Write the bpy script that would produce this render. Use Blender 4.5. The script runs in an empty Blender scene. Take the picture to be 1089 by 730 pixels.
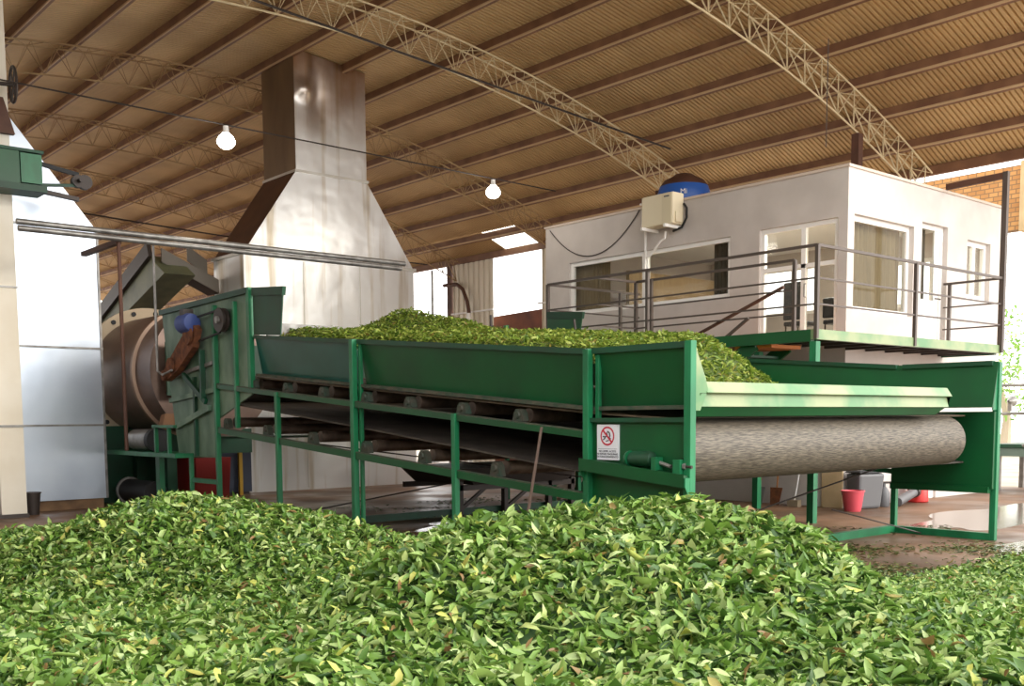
import bpy, math, random
import numpy as np
from mathutils import Vector, Matrix

random.seed(7)
rng = np.random.default_rng(11)
SC = bpy.context.scene
COL = SC.collection
PI = math.pi

# ------------------------------------------------------------------ materials
def lin(c):
    return tuple(((v / 255) / 12.92 if v / 255 <= .04045 else ((v / 255 + .055) / 1.055) ** 2.4) for v in c)

MATS = {}
def mat(name, rgb, rough=.6, metal=0.0, noise=None, rgb2=None, scale=3.0, bump=0.0, bscale=20.0, stretch=(1, 1, 1),
        lo=.35, hi=.65, spec=.5, detail=6):
    if name in MATS:
        return MATS[name]
    m = bpy.data.materials.new(name); m.use_nodes = True
    nt = m.node_tree; N = nt.nodes; L = nt.links
    b = N['Principled BSDF']
    b.inputs['Roughness'].default_value = rough
    b.inputs['Metallic'].default_value = metal
    b.inputs['Specular IOR Level'].default_value = spec
    c1 = lin(rgb) + (1,)
    b.inputs['Base Color'].default_value = c1
    tc = N.new('ShaderNodeTexCoord'); mp = N.new('ShaderNodeMapping')
    mp.inputs['Scale'].default_value = stretch
    L.new(tc.outputs['Object'], mp.inputs['Vector'])
    if rgb2 is not None:
        n = N.new('ShaderNodeTexNoise'); n.inputs['Scale'].default_value = scale; n.inputs['Detail'].default_value = detail
        L.new(mp.outputs[0], n.inputs['Vector'])
        r = N.new('ShaderNodeValToRGB')
        r.color_ramp.elements[0].position = lo; r.color_ramp.elements[1].position = hi
        r.color_ramp.elements[0].color = c1; r.color_ramp.elements[1].color = lin(rgb2) + (1,)
        L.new(n.outputs['Fac'], r.inputs[0]); L.new(r.outputs[0], b.inputs['Base Color'])
    if bump:
        n2 = N.new('ShaderNodeTexNoise'); n2.inputs['Scale'].default_value = bscale; n2.inputs['Detail'].default_value = 4
        L.new(mp.outputs[0], n2.inputs['Vector'])
        bp = N.new('ShaderNodeBump'); bp.inputs['Strength'].default_value = bump; bp.inputs['Distance'].default_value = .02
        L.new(n2.outputs['Fac'], bp.inputs['Height']); L.new(bp.outputs[0], b.inputs['Normal'])
    MATS[name] = m
    return m

def emit(name, rgb, strength):
    m = bpy.data.materials.new(name); m.use_nodes = True
    b = m.node_tree.nodes['Principled BSDF']
    b.inputs['Base Color'].default_value = lin(rgb) + (1,)
    b.inputs['Emission Color'].default_value = lin(rgb) + (1,)
    b.inputs['Emission Strength'].default_value = strength
    return m

GREEN = mat('green_paint', (6, 84, 42), .42, rgb2=(12, 72, 38), scale=1.3, bump=.05, bscale=6)
GREEND = mat('dark_green_paint', (14, 74, 48), .5, rgb2=(28, 62, 42), scale=2)
POST = mat('post_green_paint', (30, 122, 78), .4, rgb2=(24, 100, 62), scale=4, stretch=(1, 1, .4))
LIPG = mat('worn_pale_green_paint', (142, 152, 112), .4, rgb2=(88, 132, 88), scale=1.6, lo=.4, hi=.62)
TEAL = mat('faded_green_sheet', (120, 146, 124), .5, rgb2=(64, 98, 78), scale=2.2, stretch=(1, 1, .5))
BEARM = mat('bearing_grey_green', (46, 66, 54), .6, rgb2=(70, 66, 56), scale=8)
DUSTY = mat('dusty_green_rail', (88, 84, 70), .8, rgb2=(52, 70, 56), scale=8)
BELT = mat('belt_mesh', (122, 106, 84), .62, rgb2=(92, 80, 64), scale=6)
BELTD = mat('belt_underside', (88, 80, 72), .75, rgb2=(62, 56, 50), scale=3)
ROLL = mat('roller_steel', (104, 88, 76), .5, metal=.3, rgb2=(70, 58, 50), scale=6)
GALV = mat('galvanised_sheet', (224, 222, 214), .36, metal=.55, rgb2=(186, 182, 172), scale=1.1, bump=.18, bscale=1.6, stretch=(1, 1, .5), lo=.3, hi=.75)
GALVW = mat('bright_galvanised_sheet', (206, 214, 224), .3, metal=.8, rgb2=(188, 198, 212), scale=1.0, bump=.3, bscale=1.5, lo=.3, hi=.75)
CREAMD = mat('cream_duct_sheet', (226, 220, 206), .5, metal=.1, rgb2=(210, 200, 180), scale=.7)
RUSTY = mat('rust', (132, 80, 48), .8, rgb2=(88, 54, 38), scale=9)
BROWNP = mat('brown_primer_paint', (96, 62, 46), .65, rgb2=(78, 50, 38), scale=3)
PURL = mat('purlin_red_brown_primer', (134, 96, 68), .6, rgb2=(112, 76, 54), scale=2)
PURLF = mat('purlin_flange_cream', (196, 166, 128), .55)
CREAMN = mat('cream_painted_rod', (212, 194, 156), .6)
CREAMSH = mat('backlit_cream_rod', (150, 116, 76), .7, rgb2=(176, 150, 108), scale=.6)  # backlit darkness of the far trusses put into the rod colour
WALLP = mat('white_plaster', (206, 198, 192), .85, rgb2=(192, 184, 178), scale=1.2, bump=.1, bscale=30)
WHITEP = mat('white_paint', (240, 238, 234), .45)
IVORY = mat('ivory_plastic', (226, 214, 184), .45)
DKMETAL = mat('dark_metal', (64, 56, 52), .5, metal=.3)
GREYST = mat('grey_steel', (150, 148, 144), .4, metal=.5, rgb2=(116, 112, 108), scale=5)
BLACK = mat('black_rubber', (28, 28, 30), .6)
DRUMB = mat('dryer_brown_steel', (136, 114, 102), .38, metal=.45, rgb2=(104, 84, 74), scale=1.4, stretch=(1, .5, 1))
DRUMR = mat('dryer_flange_paint', (200, 180, 150), .6)
RIBM = mat('dryer_rib_steel', (158, 132, 112), .45, metal=.3)
BLUEP = mat('blue_plastic', (40, 92, 176), .4)
BLUEM = mat('blue_motor_paint', (64, 84, 150), .5)
PINK = mat('pink_plastic', (214, 84, 96), .4)
RED = mat('red_paint', (196, 40, 36), .4)
REDD = mat('dark_red_paint', (150, 38, 32), .6)
CURT = mat('tan_blind', (150, 130, 100), .8, rgb2=(126, 108, 80), scale=5, stretch=(10, 10, .1))
CURTD = mat('dark_curtain', (88, 80, 70), .8)
WOOD = mat('wood_plank', (176, 120, 70), .7, rgb2=(140, 92, 52), scale=3, stretch=(1, 8, 1))
GREYB = mat('grey_plastic', (96, 96, 98), .5)
OLIVE = mat('olive_duct_paint', (118, 122, 92), .5, rgb2=(92, 96, 74), scale=2)
SIGNW = mat('sign_white', (232, 232, 240), .35)
SIGNR = mat('sign_red', (196, 34, 62), .4)
SIGNK = mat('sign_black', (40, 44, 66), .5)
CLAD = mat('cladding_sheet', (214, 204, 184), .5, metal=.2)
YELLOW = mat('yellow_paint', (190, 150, 40), .5)
ORANGE = mat('orange_wood', (206, 122, 56), .6)
PLINTH = mat('floor_dirt', (96, 74, 56), .9)

def make_roof_mat():
    m = mat('roof_sheet', (206, 174, 124), .5, metal=.15, rgb2=(182, 150, 104), scale=.5)
    return m
ROOF = make_roof_mat()

def make_floor_mat():
    m = bpy.data.materials.new('wet_brown_concrete'); m.use_nodes = True
    nt = m.node_tree; N = nt.nodes; L = nt.links; b = N['Principled BSDF']
    tc = N.new('ShaderNodeTexCoord')
    n = N.new('ShaderNodeTexNoise'); n.inputs['Scale'].default_value = .55; n.inputs['Detail'].default_value = 9
    L.new(tc.outputs['Object'], n.inputs['Vector'])
    r = N.new('ShaderNodeValToRGB')
    r.color_ramp.elements[0].position = .3; r.color_ramp.elements[0].color = lin((84, 64, 48)) + (1,)
    r.color_ramp.elements[1].position = .7; r.color_ramp.elements[1].color = lin((140, 106, 80)) + (1,)
    L.new(n.outputs['Fac'], r.inputs[0]); L.new(r.outputs[0], b.inputs['Base Color'])
    n2 = N.new('ShaderNodeTexNoise'); n2.inputs['Scale'].default_value = .9; n2.inputs['Detail'].default_value = 5
    L.new(tc.outputs['Object'], n2.inputs['Vector'])
    r2 = N.new('ShaderNodeMapRange'); r2.inputs[1].default_value = .38; r2.inputs[2].default_value = .62
    r2.inputs[3].default_value = .38; r2.inputs[4].default_value = .7; b.inputs['Specular IOR Level'].default_value = .35
    L.new(n2.outputs['Fac'], r2.inputs[0]); L.new(r2.outputs[0], b.inputs['Roughness'])
    n3 = N.new('ShaderNodeTexNoise'); n3.inputs['Scale'].default_value = 14
    L.new(tc.outputs['Object'], n3.inputs['Vector'])
    bp = N.new('ShaderNodeBump'); bp.inputs['Strength'].default_value = .12; bp.inputs['Distance'].default_value = .02
    L.new(n3.outputs['Fac'], bp.inputs['Height']); L.new(bp.outputs[0], b.inputs['Normal'])
    return m
FLOORM = make_floor_mat()

def make_leaf_mat(name, cols, trans=.3, rough=.4):
    m = bpy.data.materials.new(name); m.use_nodes = True
    nt = m.node_tree; N = nt.nodes; L = nt.links; b = N['Principled BSDF']
    g = N.new('ShaderNodeNewGeometry'); r = N.new('ShaderNodeValToRGB')
    el = r.color_ramp.elements
    while len(el) < len(cols): el.new(.5)
    for i, (p, c) in enumerate(cols):
        el[i].position = p; el[i].color = lin(c) + (1,)
    L.new(g.outputs['Random Per Island'], r.inputs[0]); L.new(r.outputs[0], b.inputs['Base Color'])
    b.inputs['Roughness'].default_value = rough
    b.inputs['Specular IOR Level'].default_value = .45
    t = N.new('ShaderNodeBsdfTranslucent'); L.new(r.outputs[0], t.inputs['Color'])
    mx = N.new('ShaderNodeMixShader'); mx.inputs[0].default_value = trans
    L.new(b.outputs[0], mx.inputs[1]); L.new(t.outputs[0], mx.inputs[2])
    L.new(mx.outputs[0], N['Material Output'].inputs['Surface'])
    return m
LEAF = make_leaf_mat('tea_leaf', [(0, (46, 78, 30)), (.2, (80, 116, 44)), (.5, (114, 148, 62)), (.72, (146, 172, 92)), (.9, (178, 196, 134)), (.965, (190, 196, 96)), (.99, (136, 106, 68))], .22)
LEAFB = make_leaf_mat('tea_leaf_on_belt', [(0, (70, 96, 32)), (.3, (108, 132, 46)), (.6, (138, 158, 62)), (.9, (174, 184, 92)), (1, (130, 110, 54))])
LITTER = make_leaf_mat('leaf_scrap', [(0, (52, 74, 32)), (.4, (80, 102, 48)), (.7, (112, 118, 64)), (1, (120, 96, 62))], .1)
TREEM = make_leaf_mat('tree_leaf', [(0, (96, 140, 60)), (.5, (130, 170, 80)), (1, (170, 196, 110))], .4)

def make_glass():
    m = bpy.data.materials.new('window_glass'); m.use_nodes = True
    nt = m.node_tree; N = nt.nodes; L = nt.links
    t = N.new('ShaderNodeBsdfTransparent'); t.inputs[0].default_value = (.86, .87, .85, 1)
    gl = N.new('ShaderNodeBsdfGlossy'); gl.inputs['Roughness'].default_value = .02
    lw = N.new('ShaderNodeLayerWeight'); pw = N.new('ShaderNodeMath'); pw.operation = 'POWER'; pw.inputs[1].default_value = 4
    fr = N.new('ShaderNodeMath'); fr.operation = 'MULTIPLY_ADD'; fr.inputs[1].default_value = .2; fr.inputs[2].default_value = .008
    L.new(lw.outputs['Facing'], pw.inputs[0]); L.new(pw.outputs[0], fr.inputs[0])
    mx = N.new('ShaderNodeMixShader')
    L.new(fr.outputs[0], mx.inputs[0]); L.new(t.outputs[0], mx.inputs[1]); L.new(gl.outputs[0], mx.inputs[2])
    L.new(mx.outputs[0], N['Material Output'].inputs['Surface'])
    return m
GLASS = make_glass()

def make_skylight():
    m = bpy.data.materials.new('translucent_sheet'); m.use_nodes = True
    nt = m.node_tree; N = nt.nodes; L = nt.links
    t = N.new('ShaderNodeBsdfTranslucent'); t.inputs[0].default_value = (.95, .93, .85, 1)
    tr = N.new('ShaderNodeBsdfTransparent'); tr.inputs[0].default_value = (.95, .93, .85, 1)
    mx = N.new('ShaderNodeMixShader'); mx.inputs[0].default_value = .35
    L.new(t.outputs[0], mx.inputs[1]); L.new(tr.outputs[0], mx.inputs[2])
    L.new(mx.outputs[0], N['Material Output'].inputs['Surface'])
    return m
SKYL = make_skylight()

def make_brick():
    m = bpy.data.materials.new('brick_wall'); m.use_nodes = True
    nt = m.node_tree; N = nt.nodes; L = nt.links; b = N['Principled BSDF']
    tc = N.new('ShaderNodeTexCoord'); mp = N.new('ShaderNodeMapping')
    sx_ = N.new('ShaderNodeSeparateXYZ'); cx_ = N.new('ShaderNodeCombineXYZ'); L.new(tc.outputs['Object'], sx_.inputs[0])
    L.new(sx_.outputs['Y'], cx_.inputs[0]); L.new(sx_.outputs['Z'], cx_.inputs[1]); L.new(cx_.outputs[0], mp.inputs[0])
    br = N.new('ShaderNodeTexBrick'); br.inputs['Scale'].default_value = 2.2
    br.inputs['Color1'].default_value = lin((196, 148, 92)) + (1,); br.inputs['Color2'].default_value = lin((172, 122, 72)) + (1,)
    br.inputs['Mortar'].default_value = lin((132, 104, 74)) + (1,); br.inputs['Mortar Size'].default_value = .03
    L.new(mp.outputs[0], br.inputs['Vector']); L.new(br.outputs['Color'], b.inputs['Base Color'])
    b.inputs['Roughness'].default_value = .9
    return m
BRICK = make_brick()

def make_drum_belt():
    """wire mesh belting: fine cross rods with paler wear"""
    m = bpy.data.materials.new('wire_mesh_belt'); m.use_nodes = True
    nt = m.node_tree; N = nt.nodes; L = nt.links; b = N['Principled BSDF']
    tc = N.new('ShaderNodeTexCoord'); mp = N.new('ShaderNodeMapping')
    mp.inputs['Scale'].default_value = (9, 120, 120)
    L.new(tc.outputs['Object'], mp.inputs[0])
    n = N.new('ShaderNodeTexNoise'); n.inputs['Scale'].default_value = 1; n.inputs['Detail'].default_value = 3
    L.new(mp.outputs[0], n.inputs['Vector'])
    r = N.new('ShaderNodeValToRGB')
    r.color_ramp.elements[0].position = .36; r.color_ramp.elements[0].color = lin((58, 52, 44)) + (1,)
    r.color_ramp.elements[1].position = .66; r.color_ramp.elements[1].color = lin((116, 106, 92)) + (1,)
    L.new(n.outputs['Fac'], r.inputs[0]); L.new(r.outputs[0], b.inputs['Base Color'])
    b.inputs['Roughness'].default_value = .55
    bp = N.new('ShaderNodeBump'); bp.inputs['Strength'].default_value = .4; bp.inputs['Distance'].default_value = .01
    L.new(n.outputs['Fac'], bp.inputs['Height']); L.new(bp.outputs[0], b.inputs['Normal'])
    return m
MESHB = make_drum_belt()

def make_chimney_mat():
    """galvanised sheet with brown smoke staining near its top and rust runs"""
    m = bpy.data.materials.new('stained_galvanised_sheet'); m.use_nodes = True
    nt = m.node_tree; N = nt.nodes; L = nt.links; b = N['Principled BSDF']
    tc = N.new('ShaderNodeTexCoord'); sp = N.new('ShaderNodeSeparateXYZ'); L.new(tc.outputs['Object'], sp.inputs[0])
    mp = N.new('ShaderNodeMapping'); mp.inputs['Scale'].default_value = (1.6, 1.6, .12); L.new(tc.outputs['Object'], mp.inputs[0])
    n = N.new('ShaderNodeTexNoise'); n.inputs['Scale'].default_value = 2.0; n.inputs['Detail'].default_value = 8; L.new(mp.outputs[0], n.inputs['Vector'])
    rr = N.new('ShaderNodeValToRGB'); rr.color_ramp.elements[0].position = .52; rr.color_ramp.elements[1].position = .72
    rr.color_ramp.elements[0].color = lin((232, 232, 230)) + (1,); rr.color_ramp.elements[1].color = lin((186, 172, 146)) + (1,)
    L.new(n.outputs['Fac'], rr.inputs[0])
    n2 = N.new('ShaderNodeTexNoise'); n2.inputs['Scale'].default_value = .9; n2.inputs['Detail'].default_value = 5; L.new(tc.outputs['Object'], n2.inputs['Vector'])
    ad = N.new('ShaderNodeMath'); ad.operation = 'MULTIPLY_ADD'; ad.inputs[1].default_value = 2.2; L.new(n2.outputs['Fac'], ad.inputs[0]); L.new(sp.outputs['Z'], ad.inputs[2])
    mr = N.new('ShaderNodeMapRange'); mr.inputs[1].default_value = 9.6; mr.inputs[2].default_value = 11.9; L.new(ad.outputs[0], mr.inputs[0])
    mx = N.new('ShaderNodeMix'); mx.data_type = 'RGBA'
    L.new(mr.outputs[0], mx.inputs[0]); L.new(rr.outputs[0], mx.inputs[6]); mx.inputs[7].default_value = lin((142, 96, 44)) + (1,)
    L.new(mx.outputs[2], b.inputs['Base Color'])
    b.inputs['Metallic'].default_value = .85; b.inputs['Roughness'].default_value = .36
    n3 = N.new('ShaderNodeTexNoise'); n3.inputs['Scale'].default_value = 1.3; n3.inputs['Detail'].default_value = 2; L.new(tc.outputs['Object'], n3.inputs['Vector'])
    bp = N.new('ShaderNodeBump'); bp.inputs['Strength'].default_value = .35; bp.inputs['Distance'].default_value = .08
    L.new(n3.outputs['Fac'], bp.inputs['Height']); L.new(bp.outputs[0], b.inputs['Normal'])
    return m
CHIM = make_chimney_mat()

# ------------------------------------------------------------------ mesh helpers
class MB:
    def __init__(s): s.v = []; s.f = []
    def add(s, v, f):
        b = len(s.v); s.v += [tuple(map(float, p)) for p in v]; s.f += [tuple(b + i for i in q) for q in f]; return s
    def box(s, a, b):
        x0, y0, z0 = a; x1, y1, z1 = b
        return s.add([(x0, y0, z0), (x1, y0, z0), (x1, y1, z0), (x0, y1, z0), (x0, y0, z1), (x1, y0, z1), (x1, y1, z1), (x0, y1, z1)],
                     [(0, 3, 2, 1), (4, 5, 6, 7), (0, 1, 5, 4), (1, 2, 6, 5), (2, 3, 7, 6), (3, 0, 4, 7)])
    def hexa(s, p):   # 8 points ordered like box
        return s.add(p, [(0, 3, 2, 1), (4, 5, 6, 7), (0, 1, 5, 4), (1, 2, 6, 5), (2, 3, 7, 6), (3, 0, 4, 7)])
    def bar(s, p, q, w, h, up=(0, 0, 1)):
        p = Vector(p); q = Vector(q); d = (q - p).normalized(); up = Vector(up)
        sd = d.cross(up)
        if sd.length < 1e-4: sd = d.cross(Vector((1, 0, 0)))
        sd.normalize(); u = sd.cross(d).normalized()
        pts = []
        for c in (p, q):
            for a, b in ((-1, -1), (1, -1), (1, 1), (-1, 1)):
                pts.append(c + sd * (a * w / 2) + u * (b * h / 2))
        return s.add(pts, [(0, 1, 2, 3), (7, 6, 5, 4), (0, 4, 5, 1), (1, 5, 6, 2), (2, 6, 7, 3), (3, 7, 4, 0)])
    def tube(s, pts, r, n=8, caps=True, radii=None):
        pts = [Vector(p) for p in pts]; rings = []; prev = None
        for i, p in enumerate(pts):
            d = (pts[min(i + 1, len(pts) - 1)] - pts[max(i - 1, 0)]).normalized()
            if prev is None:
                a = Vector((0, 0, 1)) if abs(d.z) < .9 else Vector((1, 0, 0))
                sd = d.cross(a).normalized()
            else:
                sd = (prev - d * prev.dot(d)).normalized()
            prev = sd; u = d.cross(sd)
            rr = radii[i] if radii else r
            rings.append([p + (sd * math.cos(2 * PI * k / n) + u * math.sin(2 * PI * k / n)) * rr for k in range(n)])
        v = [q for R in rings for q in R]; f = []
        for i in range(len(pts) - 1):
            for k in range(n):
                a = i * n + k; b = i * n + (k + 1) % n
                f.append((a, a + n, b + n, b))
        if caps:
            f.append(tuple(range(n))); f.append(tuple(reversed(range((len(pts) - 1) * n, len(pts) * n))))
        return s.add(v, f)
    def lathe(s, prof, c, axis='z', n=24):  # prof: (r, t)
        c = Vector(c); v = []
        for r, t in prof:
            for k in range(n):
                a = 2 * PI * k / n; x, y = r * math.cos(a), r * math.sin(a)
                o = {'z': (x, y, t), 'x': (t, x, y), 'y': (y, t, x)}[axis]
                v.append(c + Vector(o))
        f = []
        for i in range(len(prof) - 1):
            for k in range(n):
                a = i * n + k; b = i * n + (k + 1) % n
                f.append((a, b, b + n, a + n))
        f.append(tuple(reversed(range(n)))); f.append(tuple(range((len(prof) - 1) * n, len(prof) * n)))
        return s.add(v, f)
    def prism(s, poly, d):   # polygon of 3d points, extruded by vector d
        n = len(poly); d = Vector(d); p = [Vector(q) for q in poly]
        v = p + [q + d for q in p]
        return s.add(v, [tuple(reversed(range(n))), tuple(range(n, 2 * n))] + [(i, (i + 1) % n, n + (i + 1) % n, n + i) for i in range(n)])

def link(o, parent=None):
    COL.objects.link(o)
    if parent: o.parent = parent
    return o

def origin_of(p):
    o = Vector((0, 0, 0))
    while p is not None:
        o += Vector(p.location); p = p.parent
    return o

def build(name, mb, m, parent=None, smooth=False, bevel=0.0):
    me = bpy.data.meshes.new(name)
    v = np.array(mb.v, dtype=float)
    if parent is None:
        lo, hi = v.min(0), v.max(0); org = np.array([(lo[0] + hi[0]) / 2, (lo[1] + hi[1]) / 2, lo[2]])
    else:
        org = np.array(origin_of(parent))
    me.from_pydata((v - org).tolist(), [], mb.f)
    import bmesh
    bm = bmesh.new(); bm.from_mesh(me); bmesh.ops.recalc_face_normals(bm, faces=bm.faces); bm.to_mesh(me); bm.free()
    me.materials.append(m)
    if smooth:
        me.shade_smooth()
        try: me.set_sharp_from_angle(angle=math.radians(38))
        except Exception: pass
    o = bpy.data.objects.new(name, me); link(o, parent)
    if parent is None: o.location = org
    if bevel:
        bv = o.modifiers.new('bevel', 'BEVEL'); bv.width = bevel; bv.segments = 2; bv.limit_method = 'ANGLE'
    return o

def thing(name, label, cat, loc, group=None):
    o = bpy.data.objects.new(name, None); link(o); o.location = loc; o.empty_display_size = .2
    o['label'] = label; o['category'] = cat
    if group: o['group'] = group
    return o
def tag(o, label, cat, group=None, kind=None):
    o['label'] = label; o['category'] = cat
    if group: o['group'] = group
    if kind: o['kind'] = kind
    return o
def struct(o): o['kind'] = 'structure'; return o
def B(a, b): return MB().box(a, b)
def S(name, mb, m, parent=None, **k):
    o = build(name, mb, m, parent, **k)
    if parent is None: struct(o)
    return o

# ------------------------------------------------------------------ camera
f_px, cy_pp = 1102.58, 541.0
pit, roll, yaw = 8.7892e-2, -6.978e-3, .710538
cp, sp_, cr, sr = math.cos(pit), math.sin(pit), math.cos(roll), math.sin(roll)
Mr = Matrix(((cr, -sr, 0), (sr, cr, 0), (0, 0, 1))) @ Matrix(((1, 0, 0), (0, cp, -sp_), (0, sp_, cp)))
Bm = Matrix(((math.cos(yaw), -math.sin(yaw), 0), (0, 0, -1), (math.sin(yaw), math.cos(yaw), 0)))
Am = Mr @ Bm
cam = bpy.data.objects.new('camera', bpy.data.cameras.new('camera')); link(cam)
cam.matrix_world = Matrix.Translation((0, 0, 1.75)) @ Matrix((Am[0], -Am[1], -Am[2])).transposed().to_4x4()
cam.data.sensor_width = 36; cam.data.lens = f_px / 1089 * 36
cam.data.shift_y = (cy_pp - 365) / 1089
cam.data.clip_end = 400
SC.camera = cam

# ------------------------------------------------------------------ setting: floor, roof
S('wall_light_block', B((-4.3, -4, 0), (-4.1, 31, 7.0)), mat('brown_render', (112, 86, 66), .9))  # unseen wall added to cut sky light and reflections from the left
S('floor', B((-4.5, -6, -.25), (25.2, 62, 0)), FLOORM)
YARD = mat('pale_yard', (190, 178, 160), .9, rgb2=(160, 146, 128), scale=1)
S('ground_outside', MB().box((25.2, -20, -.3), (90, 110, -.02)).box((-60, -20, -.3), (-4.5, 110, -.02)).box((-4.5, 62, -.3), (25.2, 110, -.02)), YARD)  # left and back slabs added out of view to bounce light onto the roof

def zr(x): return 1.75 + 8.85 - .01608 * (x - 11) ** 2      # underside of the roof sheets
Y0R, Y1R = 6.5, 62.0
def roof_sheet(y0, y1, xs):
    pitch = .118
    ys = []; k = 0; y = y0
    while y < y1 - 1e-6:
        for t, h in ((0, 0), (.56, 0), (.66, .045), (.90, .045)):
            ys.append((y + t * pitch, h))
        y += pitch
    v = []; nx = len(xs)
    for yy, h in ys:
        for x in xs: v.append((x, yy, zr(x) + h))
    f = [(i * nx + j, i * nx + j + 1, (i + 1) * nx + j + 1, (i + 1) * nx + j) for i in range(len(ys) - 1) for j in range(nx - 1)]
    m = MB(); m.v = v; m.f = f; return m
def simple_mesh(name, mb, m, parent=None):
    me = bpy.data.meshes.new(name); org = np.array([0, 0, 0]) if parent is None else np.array(origin_of(parent))
    me.from_pydata((np.array(mb.v) - org).tolist(), [], mb.f); me.materials.append(m)
    o = bpy.data.objects.new(name, me); link(o, parent); return o
xs_all = [-2.4 + 26.95 * i / 34 for i in range(35)]
xs_short = [x for x in xs_all if x < 23.2] + [23.3]
xs_end = [23.3, 23.9, 24.55]
ceil = simple_mesh('ceiling', roof_sheet(Y0R, Y1R, xs_short), ROOF); struct(ceil)
simple_mesh('eave_sheet', roof_sheet(Y0R, 26.9, xs_end), ROOF, ceil)
simple_mesh('eave_sheet', roof_sheet(28.6, Y1R, xs_end), ROOF, ceil)
simple_mesh('skylight_sheet', roof_sheet(26.9, 28.6, xs_end), SKYL, ceil)

PURLX = [1.5, 2.9, 4.35, 5.75, 7.16, 8.54, 9.9, 11.3, 12.72, 14.15, 15.57, 16.99, 18.33, 19.63, 20.9, 22.13, 23.38]
for x in PURLX:      # C channels
    zt = zr(x) - .004; sl = -.03216 * (x - 11)
    def P(dx, dz): return (x + dx, zt + dz + sl * dx)
    sec = [P(-.04, 0), P(.05, 0), P(.05, -.02), P(-.025, -.02), P(-.025, -.185), P(.05, -.185), P(.05, -.15), P(.062, -.15), P(.062, -.2), P(-.04, -.2)]
    po = build('purlin', MB().prism([(a, Y0R + .1, b) for a, b in sec], (0, Y1R - Y0R - .2, 0)), PURL, ceil)
    fa, fb = P(-.041, -.2), P(-.012, -.2)
    build('flange_edge', MB().prism([(fa[0], Y0R + .1, fa[1]), (fb[0], Y0R + .1, fb[1]), (fb[0], Y0R + .1, fb[1] - .006), (fa[0], Y0R + .1, fa[1] - .006)], (0, Y1R - Y0R - .2, 0)), PURLF, po)
    build('flange_edge', MB().prism([(fa[0], Y0R + .1, fa[1]), (fa[0], Y0R + .1, fa[1] + .03), (fa[0] - .004, Y0R + .1, fa[1] + .03), (fa[0] - .004, Y0R + .1, fa[1])], (0, Y1R - Y0R - .2, 0)), PURLF, po)
build('eave_purlin', B((24.34, Y0R + .1, zr(24.4) - .23), (24.46, Y1R - .1, zr(24.4) - .01)), PURL, ceil)

# trusses
def zb(x): return 1.75 + 7.95 - .01608 * (x - 11) ** 2
def zt_(x): return zb(x) + .66
def truss(Yc, label):
    CREAMR = CREAMN if Yc < 20 else CREAMSH
    t = thing('roof_truss', label, 'truss', (11, Yc, zb(11)), 'lattice roof trusses')
    xa = [-2.3 + 26.6 * i / 60 for i in range(61)]
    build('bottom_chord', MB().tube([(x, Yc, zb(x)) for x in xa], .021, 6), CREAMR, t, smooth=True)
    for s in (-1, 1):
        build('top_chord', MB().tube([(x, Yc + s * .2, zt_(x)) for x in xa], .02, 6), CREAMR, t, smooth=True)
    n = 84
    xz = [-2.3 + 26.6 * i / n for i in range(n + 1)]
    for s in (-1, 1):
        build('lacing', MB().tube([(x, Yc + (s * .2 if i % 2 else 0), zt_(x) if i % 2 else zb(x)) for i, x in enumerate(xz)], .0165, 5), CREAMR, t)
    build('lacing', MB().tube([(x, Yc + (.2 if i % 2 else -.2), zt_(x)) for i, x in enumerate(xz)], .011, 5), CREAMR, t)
    return t
TR = [(12.9, 'cream lattice truss nearest the viewer, ending above the corner of the white office'),
      (19.05, 'cream lattice truss crossing just in front of the top of the tall chimney stack'),
      (25.2, 'darker lattice truss passing just behind the chimney, ending at the far end of the office'),
      (31.35, 'darker lattice truss two bays behind the chimney, running down to the clad side wall'),
      (37.5, 'darker lattice truss three bays behind the chimney, seen small at left'),
      (43.6, 'lattice truss fourth bay behind the chimney, seen faintly at left'), (49.75, 'lattice truss above the far end of the dryer duct, next to last'), (55.9, 'lattice truss furthest back under the end of the roof')]
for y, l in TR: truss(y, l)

# columns that carry the eave ends of the first trusses
for x, y, z0, l in ((21.3, 12.9, 6.3, 'short brown steel column on the office roof under the nearest truss'), (21.75, 19.05, 0, 'brown steel column beside the blue water tank under the truss end')):
    c = thing('roof_column', l, 'column', (x, y, z0))
    build('shaft', B((x - .09, y - .09, z0 + .02), (x + .09, y + .09, zb(x) - .03)), BROWNP, c)
    build('base_plate', B((x - .16, y - .16, z0), (x + .16, y + .16, z0 + .02)), BROWNP, c)

# clad side wall at the eave with openings
def clad(y0, y1, z0, z1):
    m = MB(); pitch = .3; y = y0; prof = []
    while y < y1:
        for t, h in ((0, 0), (.55, 0), (.65, .05), (.9, .05)):
            if y + t * pitch <= y1: prof.append((y + t * pitch, h))
        y += pitch
    v = []
    for yy, h in prof: v += [(24.4 + h, yy, z0), (24.4 + h, yy, z1)]
    m.add(v, [(2 * i, 2 * i + 1, 2 * i + 3, 2 * i + 2) for i in range(len(prof) - 1)]); return m
w = simple_mesh('wall_right', clad(29.3, 31.75, 0, zr(24.4) - .2), CLAD); struct(w)
w2 = simple_mesh('wall_right', clad(25.2, 26.85, 0, zr(24.4) - .2), CLAD); struct(w2)
S('trim_1', B((24.3, 31.75, 0), (24.46, 31.95, zr(24.4) - .2)), BROWNP)
S('trim_2', B((24.32, 29.25, 5.62), (24.37, 31.75, 5.68)), WHITEP)
S('trim_3', B((24.32, 25.2, 5.62), (24.37, 26.85, 5.68)), WHITEP)
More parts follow.
